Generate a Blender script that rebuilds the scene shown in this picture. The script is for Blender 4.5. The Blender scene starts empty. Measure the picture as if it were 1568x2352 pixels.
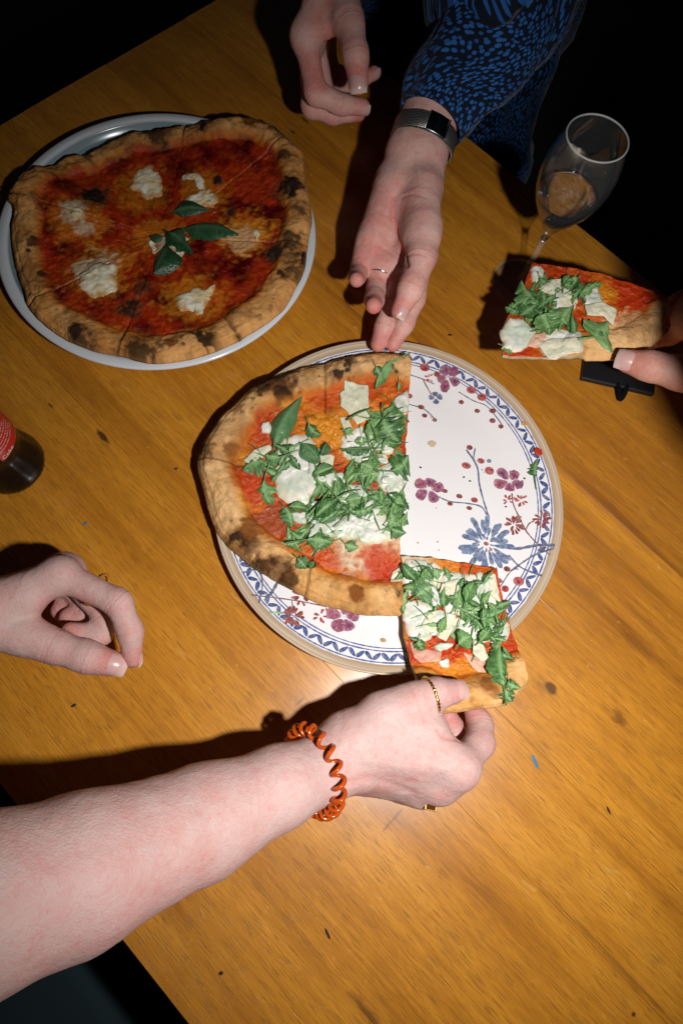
import bpy, math, random
import numpy as np
from mathutils import Vector, Matrix
random.seed(7); rng = np.random.default_rng(7)
SC = bpy.context.scene
COL = SC.collection

# ------------------------------------------------------------------ camera
CAM_H, TILT, ROLL, FPX = 0.51292, 0.30168, 0.21057, 1329.55
PW, PH = 1568.0, 2352.0
_c, _s = math.cos(TILT), math.sin(TILT)
_cr, _sr = math.cos(ROLL), math.sin(ROLL)
C_FW = np.array([0, _s, -_c]); _r0 = np.array([1., 0, 0]); _u0 = np.array([0, _c, _s])
C_R = _cr*_r0 + _sr*_u0; C_U = -_sr*_r0 + _cr*_u0
C_O = np.array([0, 0, CAM_H])
cd = bpy.data.cameras.new('camera'); cam = bpy.data.objects.new('camera', cd); COL.objects.link(cam)
cd.sensor_fit = 'HORIZONTAL'; cd.sensor_width = 24.0; cd.lens = 24.0*FPX/PW
cd.clip_start = 0.01; cd.clip_end = 50
cam.matrix_world = Matrix(((C_R[0], C_U[0], -C_FW[0], C_O[0]), (C_R[1], C_U[1], -C_FW[1], C_O[1]),
                           (C_R[2], C_U[2], -C_FW[2], C_O[2]), (0, 0, 0, 1)))
SC.camera = cam

# ------------------------------------------------------------------ light: one flash held right of the lens in a dark room
w = bpy.data.worlds.new('World'); SC.world = w; w.use_nodes = True
bg = w.node_tree.nodes['Background']; bg.inputs[0].default_value = (0.55, 0.7, 1.0, 1); bg.inputs[1].default_value = 0.006
ld = bpy.data.lights.new('flash', 'SPOT'); flash = bpy.data.objects.new('flash', ld); COL.objects.link(flash)
LPOS = C_O + 0.145*C_R - 0.055*C_U + 0.010*C_FW
LAIM = np.array([0.09, 0.11, 0.0])
ld.energy = 15.2; ld.color = (1.0, 0.965, 0.93); ld.shadow_soft_size = 0.011
ld.spot_size = math.radians(120); ld.spot_blend = 1.0
flash.location = LPOS
flash.rotation_euler = Vector(LAIM-LPOS).to_track_quat('-Z', 'Y').to_euler()
SC.view_settings.view_transform = 'Standard'; SC.view_settings.look = 'None'
SC.view_settings.exposure = 0.0; SC.view_settings.gamma = 1.0
SC.render.engine = 'CYCLES'
SC.cycles.use_denoising = True
SC.cycles.max_bounces = 10; SC.cycles.transmission_bounces = 10; SC.cycles.caustics_reflective = False; SC.cycles.caustics_refractive = False

# ------------------------------------------------------------------ helpers
def at(x, y, z=0.0):
    """world point seen at (x, y) of the 1568 x 2352 photograph, at height z above the table"""
    d = (x-PW/2)/FPX*C_R - (y-PH/2)/FPX*C_U + C_FW
    return C_O + d*((z-CAM_H)/d[2])
def M(k, ox, oy): return lambda x, y: (ox+k*x, oy+k*y)
t1 = M(.44, 595.8, 1254.4); t2 = M(.28, 0, 1223); tw = M(.38, 595.8, 0)
t3 = M(.32, 1066.3, 188.2); t4 = M(.38, 407.7, 721.3); t5 = M(.3733, 846.7, 752.6); tm = M(.5, 0, 188.2)
def nrm(v): v = np.asarray(v, float); return v/max(np.linalg.norm(v), 1e-12)
def sstep(a, b, x):
    t = np.clip((x-a)/(b-a), 0, 1); return t*t*(3-2*t)
def _hash(ix, iy, iz, s):
    h = (ix*374761393 + iy*668265263 + iz*2147483647 + s*974634777) & 0xffffffff
    h = ((h ^ (h >> 13))*1274126177) & 0xffffffff
    h = (h ^ (h >> 16)) & 0xffff
    return h/65535.0
def vnoise(P, sc, seed=0):
    P = np.asarray(P, float)*sc; I = np.floor(P).astype(np.int64); f = P-I; f = f*f*(3-2*f)
    r = 0
    for dx in (0, 1):
        for dy in (0, 1):
            for dz in (0, 1):
                wgt = (f[:, 0] if dx else 1-f[:, 0])*(f[:, 1] if dy else 1-f[:, 1])*(f[:, 2] if dz else 1-f[:, 2])
                r = r + wgt*_hash(I[:, 0]+dx, I[:, 1]+dy, I[:, 2]+dz, seed)
    return r
def fbm(P, sc, seed=0, oc=4):
    r = 0; a = .5; t = 0
    for o in range(oc): r = r+a*vnoise(P, sc*2**o, seed+o); t += a; a *= .5
    return r/t
def mesh_data(name, V, F, smooth=True, attrs=None):
    V = np.asarray(V, np.float32)
    me = bpy.data.meshes.new(name)
    if isinstance(F, np.ndarray):
        n, k = F.shape
        me.vertices.add(len(V)); me.vertices.foreach_set('co', V.ravel())
        me.loops.add(n*k); me.loops.foreach_set('vertex_index', F.astype(np.int32).ravel())
        me.polygons.add(n); me.polygons.foreach_set('loop_start', np.arange(0, n*k, k, dtype=np.int32))
        try: me.polygons.foreach_set('loop_total', np.full(n, k, dtype=np.int32))
        except Exception: pass
        me.update(calc_edges=True); me.validate()
    else:
        me.from_pydata([tuple(map(float, v)) for v in V], [], [tuple(map(int, f)) for f in F]); me.update()
    if smooth: me.polygons.foreach_set('use_smooth', np.ones(len(me.polygons), bool))
    for k, a in (attrs or {}).items():
        a = np.asarray(a, np.float32)
        if a.ndim == 2:
            at_ = me.attributes.new(k, 'FLOAT_COLOR', 'POINT')
            at_.data.foreach_set('color', np.hstack([a[:, :3], np.ones((len(a), 1), np.float32)]).ravel())
        else:
            me.attributes.new(k, 'FLOAT', 'POINT').data.foreach_set('value', a)
    return me
def link(name, me, mat=None, parent=None):
    o = bpy.data.objects.new(name, me); COL.objects.link(o)
    if mat is not None and me is not None and not me.materials: me.materials.append(mat)
    if parent is not None: o.parent = parent
    return o
def mobj(name, V, F, mat, parent=None, smooth=True, attrs=None):
    return link(name, mesh_data(name, V, F, smooth, attrs), mat, parent)
def tag(o, label, cat, group=None):
    o['label'] = label; o['category'] = cat
    if group: o['group'] = group
    return o
def thing(name, label, cat, loc, group=None):
    """an Empty at the thing's base; its parts are built in world space and keep their places"""
    o = bpy.data.objects.new(name, None); COL.objects.link(o); o.location = tuple(loc); o.empty_display_size = .02
    return tag(o, label, cat, group)
def settle(root):
    """children were made in world coordinates: cancel the parent's offset"""
    bpy.context.view_layer.update()
    for c in root.children: c.matrix_parent_inverse = root.matrix_world.inverted()
def grid_faces(n, m, wrap_n=False):
    i, j = np.meshgrid(np.arange(n if wrap_n else n-1), np.arange(m-1), indexing='ij')
    a = i*m+j; b = ((i+1) % n)*m+j
    return np.stack([a, b, b+1, a+1], -1).reshape(-1, 4)
def tube(pts, radii, seg=10, cap=True):
    pts = np.asarray(pts, float); n = len(pts); radii = np.broadcast_to(radii, (n,)) if np.ndim(radii) < 2 else radii
    T = np.gradient(pts, axis=0); T /= np.maximum(np.linalg.norm(T, axis=1), 1e-12)[:, None]
    u = nrm(np.cross(T[0], [0.13, .2, .97] if abs(T[0][2]) < .9 else [1, 0, 0])); V = []
    for i in range(n):
        u = nrm(u-T[i]*np.dot(u, T[i])); v = np.cross(T[i], u)
        a = np.arange(seg)*2*np.pi/seg
        V.append(pts[i]+radii[i]*(np.cos(a)[:, None]*u+np.sin(a)[:, None]*v))
    V = np.array(V).reshape(-1, 3)
    i, j = np.meshgrid(np.arange(n-1), np.arange(seg), indexing='ij'); a = i*seg+j; b = i*seg+(j+1) % seg
    F = [tuple(q) for q in np.stack([a, b, b+seg, a+seg], -1).reshape(-1, 4)]
    if cap: F += [tuple(range(seg-1, -1, -1)), tuple((n-1)*seg+np.arange(seg))]
    return V, F
def lathe(prof, seg=96, loc=(0, 0, 0)):
    prof = np.asarray(prof, float); m = len(prof)
    a = np.arange(seg)*2*np.pi/seg
    V = np.stack([np.outer(np.cos(a), prof[:, 0]), np.outer(np.sin(a), prof[:, 0]), np.tile(prof[:, 1], (seg, 1))], -1).reshape(-1, 3)+np.asarray(loc)
    return V, grid_faces(seg, m, True)
def merge(parts):
    V = []; F = []; o = 0
    for v, f in parts:
        V.append(np.asarray(v, float)); F += [tuple(int(i)+o for i in q) for q in f]; o += len(v)
    return np.vstack(V), F
def crom(P, closed=True, n=8):
    P = np.asarray(P, float); m = len(P); out = []
    for i in range(m if closed else m-1):
        g = (lambda k: P[k % m]) if closed else (lambda k: P[min(max(k, 0), m-1)])
        p0, p1, p2, p3 = g(i-1), g(i), g(i+1), g(i+2)
        for t in np.arange(n)/n:
            out.append(.5*((2*p1)+(-p0+p2)*t+(2*p0-5*p1+4*p2-p3)*t*t+(-p0+3*p1-3*p2+p3)*t**3))
    if not closed: out.append(P[-1])
    return np.array(out)
def resample(P, step, closed=False):
    P = np.asarray(P, float)
    if closed: P = np.vstack([P, P[:1]])
    d = np.r_[0, np.cumsum(np.linalg.norm(np.diff(P, axis=0), axis=1))]
    n = max(2, int(round(d[-1]/step))); s = np.linspace(0, d[-1], n+1)
    if closed: s = s[:-1]
    return np.stack([np.interp(s, d, P[:, k]) for k in range(P.shape[1])], -1)

# ------------------------------------------------------------------ materials
class NT:
    def __init__(s, name):
        s.m = bpy.data.materials.new(name); s.m.use_nodes = True; s.t = s.m.node_tree; s.n = s.t.nodes
        s.b = s.n['Principled BSDF']; s.out = s.n['Material Output']
    def node(s, typ, **kw):
        x = s.n.new(typ)
        for k, v in kw.items(): setattr(x, k, v)
        return x
    def set(s, sock, v):
        if isinstance(v, bpy.types.NodeSocket): s.t.links.new(v, sock)
        else: sock.default_value = v
    def p(s, **kw):
        for k, v in kw.items():
            s.set(s.b.inputs[k.replace('_', ' ')], v)
        return s
    def math(s, op, a, b=0.0, c=None, clamp=False):
        x = s.node('ShaderNodeMath', operation=op, use_clamp=clamp); s.set(x.inputs[0], a); s.set(x.inputs[1], b)
        if c is not None: s.set(x.inputs[2], c)
        return x.outputs[0]
    def mix(s, f, a, b, mode='MIX'):
        x = s.node('ShaderNodeMix', data_type='RGBA', blend_type=mode); s.set(x.inputs[0], f)
        for i, v in ((6, a), (7, b)): s.set(x.inputs[i], v if isinstance(v, bpy.types.NodeSocket) else (*v[:3], 1))
        return x.outputs[2]
    def coords(s, kind='Object', scale=(1, 1, 1), rot=(0, 0, 0), loc=(0, 0, 0)):
        c = s.node('ShaderNodeTexCoord'); mp = s.node('ShaderNodeMapping')
        s.t.links.new(c.outputs[kind], mp.inputs[0]); mp.inputs['Scale'].default_value = scale
        mp.inputs['Rotation'].default_value = rot; mp.inputs['Location'].default_value = loc
        return mp.outputs[0]
    def noise(s, vec, scale, detail=4, rough=.55, dist=0.0):
        x = s.node('ShaderNodeTexNoise'); s.set(x.inputs['Vector'], vec); x.inputs['Scale'].default_value = scale
        x.inputs['Detail'].default_value = detail; x.inputs['Roughness'].default_value = rough; x.inputs['Distortion'].default_value = dist
        return x.outputs[0]
    def ramp(s, f, stops):
        x = s.node('ShaderNodeValToRGB'); s.set(x.inputs[0], f); e = x.color_ramp.elements
        while len(e) < len(stops): e.new(.5)
        for el, (p, c) in zip(e, stops): el.position = p; el.color = (*c, 1) if len(c) == 3 else c
        return x.outputs[0]
    def remap(s, f, a, b, c=0., d=1.):
        x = s.node('ShaderNodeMapRange'); s.set(x.inputs[0], f)
        for i, v in enumerate((a, b, c, d)): x.inputs[i+1].default_value = v
        return x.outputs[0]
    def attr(s, name, col=False):
        x = s.node('ShaderNodeAttribute'); x.attribute_name = name
        return x.outputs['Color'] if col else x.outputs['Fac']
    def bump(s, h, strength, dist=.001, normal=None):
        x = s.node('ShaderNodeBump'); x.inputs['Strength'].default_value = strength; x.inputs['Distance'].default_value = dist
        s.set(x.inputs['Height'], h)
        if normal is not None: s.set(x.inputs['Normal'], normal)
        s.t.links.new(x.outputs[0], s.b.inputs['Normal']); return x.outputs[0]
def simple(name, col, rough=.5, **kw):
    k = NT(name); k.p(Base_Color=(*col, 1), Roughness=rough, **kw); return k.m

TAB_A = math.radians(-33.77)                 # long direction of the table
E1 = np.array([math.cos(TAB_A), math.sin(TAB_A), 0]); E2 = np.array([-math.sin(TAB_A), math.cos(TAB_A), 0])
def uv_of(x, y, z=0): p = at(x, y, z); return float(p@E1), float(p@E2)

KNOTS = [(*uv_of(1262, 1580), .0060, .0045, .9, (.05, .022, .008)), (*uv_of(1255, 1580), .013, .008, .28, (.24, .09, .012)), (*uv_of(1421, 1650), .0075, .0050, .7, (.10, .04, .010)), (*uv_of(1421, 1650), .016, .008, .22, (.28, .10, .014)),
         (*uv_of(236, 1003), .010, .0028, .9, (.04, .018, .008)), (*uv_of(118, 932), .006, .0012, .8, (.05, .02, .008)), (*uv_of(1190, 1612), .008, .004, .3, (.24, .09, .012)), (*uv_of(845, 2330), .016, .004, .7, (.10, .04, .01)), (*uv_of(700, 275), .007, .0018, .8, (.05, .02, .008)),
         (*uv_of(905, 1880), .0012, .012, .6, (.12, .05, .02)), (*uv_of(690, 1610), .0012, .008, .6, (.12, .05, .02)), (*uv_of(1455, 2330), .0022, .0022, .9, (.03, .015, .008)), (*uv_of(1480, 2280), .10, .0012, .5, (.20, .08, .014)), (*uv_of(640, 2090), .06, .0022, .35, (.22, .08, .012)),
         (*uv_of(1330, 2130), .07, .0012, .45, (.24, .09, .014)), (*uv_of(1440, 1790), .05, .0035, .3, (.24, .10, .02))]
def mat_wood():
    k = NT('oiled_wood')
    v = k.coords('Object')
    rnd = k.node('ShaderNodeObjectInfo').outputs['Random']
    off = k.node('ShaderNodeVectorMath', operation='ADD'); k.set(off.inputs[0], v)
    cmb = k.node('ShaderNodeCombineXYZ'); k.set(cmb.inputs[0], k.math('MULTIPLY', rnd, 7.0)); k.set(off.inputs[1], cmb.outputs[0])
    vv = off.outputs[0]
    def sc(x, y, z=1):
        m = k.node('ShaderNodeMapping'); k.set(m.inputs[0], vv); m.inputs['Scale'].default_value = (x, y, z); return m.outputs[0]
    broad = k.noise(sc(1.8, 11), 1.0, 3, .5, 1.5)
    fig = k.noise(sc(2.6, 60), 1.0, 6, .66, 1.6)
    fine = k.noise(sc(26, 760), 1.0, 4, .7, .3)
    pores = k.noise(sc(58, 1100), 1.0, 2, .5)
    patch = k.noise(sc(12, 34), 1.0, 3, .6, .8)
    fleck = k.noise(sc(30, 90), 1.0, 2, .5, 3.0)
    c = k.ramp(k.math('ADD', k.math('MULTIPLY', broad, .5), k.math('MULTIPLY', fig, .5)),
               [(.32, (.25, .085, .008)), (.44, (.46, .180, .014)), (.57, (.60, .255, .022)), (.74, (.68, .325, .042))])
    c = k.mix(k.remap(fine, .42, .74, 0, .5), c, (.32, .118, .014))
    c = k.mix(k.math('MULTIPLY', k.remap(pores, .55, .66, 0, .58), k.remap(fig, .30, .62, .25, 1.)), c, (.15, .052, .009))
    c = k.mix(k.remap(patch, .52, .72, 0, .40), c, (.40, .150, .012))
    c = k.mix(k.remap(fleck, .68, .75, 0, .30), c, (.74, .45, .13))
    dirt = k.noise(v, 13, 5, .65)
    c = k.mix(k.remap(dirt, .52, .75, 0, .40), c, (.26, .098, .016))
    tone = k.mix(rnd, (.93, .91, .90), (1.04, 1.03, 1.02))
    c = k.mix(1.0, c, tone, 'MULTIPLY')
    wob = k.noise(sc(60, 160), 1.0, 3)
    for (u_, v_, ru, rv, am, kc) in KNOTS:                # knots, dents and old scratches of the boards
        sb = k.node('ShaderNodeVectorMath', operation='SUBTRACT'); k.set(sb.inputs[0], v); sb.inputs[1].default_value = (u_, v_, 0)
        ms = k.node('ShaderNodeVectorMath', operation='MULTIPLY'); k.set(ms.inputs[0], sb.outputs[0]); ms.inputs[1].default_value = (1/ru, 1/rv, 0)
        ln = k.node('ShaderNodeVectorMath', operation='LENGTH'); k.set(ln.inputs[0], ms.outputs[0])
        dd = k.math('ADD', ln.outputs['Value'], k.remap(wob, .3, .7, -.45, .45))
        c = k.mix(k.remap(dd, .55, 1.15, am, 0), c, kc)
    k.p(Base_Color=c, Roughness=k.math('ADD', k.remap(fig, .3, .8, .36, .44), k.remap(pores, .56, .66, 0, .12)), Specular_IOR_Level=.12,
        Anisotropic=.5, Coat_Weight=1.0, Coat_Roughness=.25, Coat_IOR=1.75)
    tg = k.node('ShaderNodeCombineXYZ'); tg.inputs[0].default_value = E2[0]; tg.inputs[1].default_value = E2[1]; k.set(k.b.inputs['Tangent'], tg.outputs[0])
    h = k.math('SUBTRACT', k.math('MULTIPLY', k.noise(v, 700, 2), .4), k.math('ADD', k.remap(pores, .55, .68, 0, 1.0), k.math('MULTIPLY', fine, .6)))
    h2 = k.math('ADD', h, k.math('MULTIPLY', k.noise(v, 60, 3), 1.0))
    k.bump(h2, .40, .0008)
    return k.m
def mat_skin(name, base, red, sss=.08):
    k = NT(name); v = k.coords('Object')
    r = k.attr('red')
    mott = k.noise(v, 55, 4, .6)
    f = k.math('ADD', k.math('MULTIPLY', r, .9), k.remap(mott, .40, .72, 0, .42), clamp=True)
    f = k.math('ADD', f, k.remap(k.noise(v, 300, 4, .65), .47, .75, 0, .38), clamp=True)
    c = k.mix(f, base, red)
    fine = k.noise(v, 900, 2, .6)
    c = k.mix(k.remap(fine, .55, .8, 0, .18), c, tuple(x*.72 for x in red))
    k.p(Base_Color=c, Roughness=k.remap(mott, .3, .7, .54, .68), Subsurface_Weight=sss, Subsurface_Scale=.004,
        Subsurface_Radius=(1., .35, .2), Specular_IOR_Level=.28)
    vor = k.node('ShaderNodeTexVoronoi'); k.set(vor.inputs['Vector'], v); vor.inputs['Scale'].default_value = 800
    h = k.math('ADD', k.math('MULTIPLY', vor.outputs[0], .6), k.math('MULTIPLY', k.noise(v, 260, 3), 1.0))
    k.bump(h, .6, .0006)
    return k.m
def mat_food(name, rough_dry=.75, rough_wet=.15, bump=.6, bscale=520, sss=.0):
    k = NT(name); v = k.coords('Object'); c = k.attr('col', True); wet = k.attr('wet')
    n = k.noise(v, bscale, 4, .65); n2 = k.noise(v, 170, 4, .65)
    c2 = k.mix(k.remap(n, .35, .7, .0, .22), c, k.mix(1.0, c, (.5, .42, .36), 'MULTIPLY'))
    c2 = k.mix(k.remap(n2, .5, .75, 0, .30), c2, k.mix(1.0, c2, (1.3, 1.22, 1.05), 'MULTIPLY'))
    rr = k.math('ADD', k.math('MULTIPLY', wet, rough_wet-rough_dry), rough_dry)
    k.p(Base_Color=c2, Roughness=k.math('ADD', rr, k.remap(n2, .3, .7, -.06, .12)), Specular_IOR_Level=k.math('MULTIPLY_ADD', wet, .42, .06))
    if sss: k.p(Subsurface_Weight=sss, Subsurface_Scale=.003, Subsurface_Radius=(1, .6, .3))
    k.bump(k.math('ADD', n, k.math('MULTIPLY', n2, 2.0)), bump, .0016)
    return k.m
def mat_leaf(name, dark, mid, light, rough=.42):
    k = NT(name); rnd = k.node('ShaderNodeObjectInfo').outputs['Random']; v = k.coords('Object')
    vein = k.attr('vein'); geo = k.node('ShaderNodeNewGeometry')
    f = k.math('ADD', k.math('MULTIPLY', rnd, .75), k.remap(k.noise(v, 5, 4, .65), .3, .7, -.22, .40), clamp=True)
    c = k.ramp(f, [(0.05, dark), (.5, mid), (.95, light)])
    c = k.mix(geo.outputs['Backfacing'], c, k.mix(.5, c, tuple(min(1, x*1.5+.05) for x in light)))   # paler underside
    c = k.mix(k.math('MULTIPLY', vein, .6), c, tuple(min(1, x*1.5+.06) for x in light))
    k.p(Base_Color=c, Roughness=k.remap(k.noise(v, 9, 3), .35, .65, rough-.14, rough+.12), Specular_IOR_Level=.6)
    k.bump(k.math('SUBTRACT', k.math('MULTIPLY', k.noise(v, 16, 4), 1.6), k.math('MULTIPLY', vein, .9)), .55, .0012)
    tr = k.node('ShaderNodeBsdfTranslucent'); k.set(tr.inputs[0], c); mx = k.node('ShaderNodeMixShader'); mx.inputs[0].default_value = .15
    k.t.links.new(k.b.outputs[0], mx.inputs[1]); k.t.links.new(tr.outputs[0], mx.inputs[2]); k.t.links.new(mx.outputs[0], k.out.inputs[0])
    return k.m
def mat_print():
    k = NT('printed_glaze'); c = k.attr('col', True); v = k.coords('Object')
    n = k.noise(v, 300, 3, .6); n2 = k.noise(v, 900, 2)
    c = k.mix(k.remap(n, .45, .75, 0, .28), c, (.70, .69, .71)); c = k.mix(k.remap(n2, .5, .8, 0, .25), c, k.mix(1., c, (.5, .5, .55), 'MULTIPLY'))
    k.p(Base_Color=c, Roughness=.3, Specular_IOR_Level=.5); return k.m
def mat_dress():
    k = NT('blue_spotted_fabric'); uv = k.attr('uvw', True)
    warp = k.node('ShaderNodeVectorMath', operation='ADD')
    nz = k.node('ShaderNodeTexNoise'); k.set(nz.inputs['Vector'], uv); nz.inputs['Scale'].default_value = 9; nz.inputs['Detail'].default_value = 1
    sub = k.node('ShaderNodeVectorMath', operation='MULTIPLY_ADD'); k.set(sub.inputs[0], nz.outputs['Color']); sub.inputs[1].default_value = (.07, .07, 0); k.set(sub.inputs[2], uv)
    mp = k.node('ShaderNodeMapping'); k.set(mp.inputs[0], sub.outputs[0]); mp.inputs['Scale'].default_value = (150, 265, 1); mp.inputs['Rotation'].default_value = (0, 0, .5)
    vo = k.node('ShaderNodeTexVoronoi', voronoi_dimensions='2D'); k.set(vo.inputs['Vector'], mp.outputs[0]); vo.inputs['Scale'].default_value = 1.0; vo.inputs['Randomness'].default_value = .8
    sz = k.remap(vo.outputs['Color'], 0, 1, .24, .40)
    spot = k.math('LESS_THAN', vo.outputs['Distance'], sz)
    c = k.mix(spot, (.003, .008, .022), k.mix(vo.outputs['Color'], (.012, .085, .32), (.028, .15, .46)))
    v = k.coords('Object')
    k.p(Base_Color=c, Roughness=.8, Specular_IOR_Level=.2, Sheen_Weight=.1)
    k.bump(k.noise(v, 900, 2), .3, .0005)
    return k.m
WOOD = mat_wood()
SKIN_A = mat_skin('skin_fair_pink', (.62, .395, .345), (.55, .175, .150))
SKIN_B = mat_skin('skin_pale', (.50, .352, .326), (.48, .195, .175))
SKIN_C = mat_skin('skin_warm', (.52, .31, .24), (.45, .17, .13))
def mat_nail():
    k = NT('fingernail'); t = k.attr('tip'); k.p(Base_Color=k.mix(t, (.54, .32, .295), (.60, .45, .40)), Roughness=.27, Coat_Weight=.4); return k.m
NAIL = mat_nail()
DOUGH = mat_food('baked_dough_and_sauce')
CREAM = mat_food('soft_white_cheese', .45, .22, .22, 300, sss=.1)
PARM = mat_food('hard_cheese_shaving', .5, .35, .25, 420, sss=.1)
HAM = mat_food('cooked_ham', .5, .28, .3, 420, sss=.1)
ROCKET = mat_leaf('rocket_leaf', (.026, .095, .024), (.090, .225, .060), (.235, .400, .150))
BASIL_M = mat_leaf('basil_leaf', (.030, .105, .030), (.060, .165, .055), (.100, .225, .090), .36)
BASIL_D = mat_leaf('basil_leaf_baked', (.010, .045, .016), (.018, .070, .024), (.035, .100, .036), .34)
PRINT = mat_print()
GOLD = simple('gold', (.80, .50, .16), .22, Metallic=1.0)
SILVER = simple('silver', (.75, .74, .72), .2, Metallic=1.0)
BLACKP = simple('black_matt_plastic', (.006, .006, .007), .55)
BLACKC = simple('black_cloth', (.004, .004, .005), .95, Specular_IOR_Level=.1)
DARKC = simple('dark_grey_cloth', (.02, .022, .026), .95, Specular_IOR_Level=.1)
DRESS = mat_dress()

# ------------------------------------------------------------------ the room's floor and the table
fl = mobj('floor', [(-4, -4, -.74), (4, -4, -.74), (4, 4, -.74), (-4, 4, -.74)], [(0, 1, 2, 3)], None, smooth=False)
k = NT('dark_floor'); v = k.coords('Object'); k.p(Base_Color=k.ramp(k.noise(v, 3, 4), [(.3, (.012, .013, .014)), (.7, (.03, .031, .032))]), Roughness=.7)
fl.data.materials.append(k.m); fl['kind'] = 'structure'

def rbox(x0, x1, y0, y1, z0, z1, b, nb=2):
    """box with rounded long edges, as rings in y/z swept along x"""
    pr = []
    for cx, cy, a0 in ((y1-b, z1-b, 0), (y0+b, z1-b, 90), (y0+b, z0+b, 180), (y1-b, z0+b, 270)):
        for i in range(nb+1):
            a = math.radians(a0+90*i/nb); pr.append((cx+b*math.cos(a), cy+b*math.sin(a)))
    n = len(pr); V = [(x0, p, q) for p, q in pr]+[(x1, p, q) for p, q in pr]
    F = [tuple(range(n)), tuple(range(2*n-1, n-1, -1))]+[(i, n+i, n+(i+1) % n, (i+1) % n) for i in range(n)]
    return V, F
table = thing('dining_table', 'honey brown wooden table top of glued boards under the plates', 'table', (0, 0, 0))
table.rotation_euler = (0, 0, TAB_A)
vs = [-.219, -.105, uv_of(1340, 2150)[1], .105, .205, .318, .44, .564]
vs = sorted(vs)
for i in range(len(vs)-1):
    V, F = rbox(-.671+(.0006*(i % 2)), 1.05, vs[i]+.00006, vs[i+1]-.00006, -.034-.0003*(i % 2), 0, .00025)
    mobj('board', V, F, WOOD, table, smooth=False)
for u_, v_ in ((-.6, -.15), (-.6, .5), (.98, -.15), (.98, .5)):
    V, F = rbox(u_-.03, u_+.03, v_-.03, v_+.03, -.739, -.0345, .004); mobj('leg', V, F, WOOD, table, smooth=False)

# ------------------------------------------------------------------ plates
def finish(root): settle(root)
FR = .160; FC = np.array([.04036, .18165, .0165])
def fplate_z(r):
    return np.interp(r, [0, .112, .120, .150, .157, .1595], [.0100, .0100, .0105, .0155, .0175, .0182])
def mat_ceramic():
    k = NT('speckled_white_ceramic'); v = k.coords('Object')
    sx = k.node('ShaderNodeVectorMath', operation='LENGTH'); k.set(sx.inputs[0], k.coords('Object', scale=(1, 1, 0)))
    r = sx.outputs['Value']
    band = k.math('GREATER_THAN', k.math('ADD', r, k.remap(k.noise(v, 60, 2), .3, .7, -.0006, .0006)), .1515)
    rs = k.node('ShaderNodeCombineXYZ'); k.set(rs.inputs[0], k.math('MULTIPLY', r, 900.0)); k.set(rs.inputs[1], k.noise(v, 12, 2))
    br = k.ramp(k.noise(rs.outputs[0], 1.0, 3), [(.3, (.36, .25, .16)), (.6, (.52, .42, .31)), (.8, (.60, .52, .42))])
    wh = k.mix(k.remap(k.noise(v, 1500, 2), .68, .76, 0, .35), (.74, .725, .735), (.45, .40, .36))
    k.p(Base_Color=k.mix(band, wh, br), Roughness=.27, Specular_IOR_Level=.5)
    k.bump(k.noise(v, 220, 3), .12, .0006)
    return k.m
CER = mat_ceramic()
fp = thing('patterned_plate', 'round white plate with painted flowers, blue leaf border and beige rim', 'plate', (FC[0], FC[1], 0))
rr = [0, .05, .09, .108, .112, .116, .120, .13, .14, .150, .154, .157, .1588]
prof = [(r, float(fplate_z(r))) for r in rr]+[(.1597, .0181), (.16, .0173), (.1594, .0164), (.155, .0140), (.12, .0062), (.105, .004), (.103, .0004), (.098, .0004), (.096, .003), (.0, .003)]
V, F = lathe(prof, 160); mobj('dish', V, F, CER, None).parent = fp

class Print:
    def __init__(s): s.V = []; s.F = []; s.C = []; s.lay = 0
    def add(s, P, F, C):
        o = len(s.V); P = np.asarray(P, float)
        r = np.hypot(P[:, 0], P[:, 1]); z = fplate_z(r)+.00022+s.lay*.0000012
        s.V += [(p[0], p[1], zz) for p, zz in zip(P, z)]; s.F += [tuple(i+o for i in f) for f in F]; s.C += list(C); s.lay += 1
    def blob(s, pts, cc, ce):
        """closed outline in plate coordinates: centre colour runs to edge colour"""
        pts = np.asarray(pts, float); n = len(pts); c = pts.mean(0)
        P = [c]+list(c+(pts-c)*.5)+list(pts); cc, ce = np.array(cc), np.array(ce)
        F = [(0, 1+i, 1+(i+1) % n) for i in range(n)]+[(1+i, 1+n+i, 1+n+(i+1) % n, 1+(i+1) % n) for i in range(n)]
        jit = lambda q: np.clip(q*(1+rng.normal(0, .18)), 0, .8)
        s.add(P, F, [cc]+[jit(.6*cc+.4*ce) for _ in range(n)]+[jit(ce) for _ in range(n)])
    def line(s, pts, w, col, w1=None):
        P = resample(crom(pts, False, 6), .0025); n = len(P); T = np.gradient(P, axis=0); T /= np.linalg.norm(T, axis=1)[:, None]+1e-9
        N = np.stack([-T[:, 1], T[:, 0]], -1); ww = np.linspace(w, w1 or w, n)*(1+.25*rng.normal(size=n).clip(-1, 1)); ww = ww[:, None]/2
        V = np.vstack([P+N*ww, P-N*ww]); F = [(i, i+1, n+i+1, n+i) for i in range(n-1)]
        col = np.array(col); s.add(V, F, [col*(1+.2*rng.normal()) for _ in range(2*n)])
pr = Print()
def pl(q): p = at(q[0], q[1], .0105); return np.array([p[0]-FC[0], p[1]-FC[1]])
KP = .00040                                       # metres on the plate per photo pixel
NAVY = (.030, .050, .165); NAVY2 = (.075, .11, .28)
def ring(r, w, col):
    a = np.linspace(0, 2*np.pi, 241); a0 = 0
    pr.line(np.stack([r*np.cos(a), r*np.sin(a)], -1)[:, :2], w, col)
ring(.1500, .0012, NAVY2); ring(.1405, .0012, NAVY2); ring(.1379, .0010, NAVY2)
NL = 64
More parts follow.
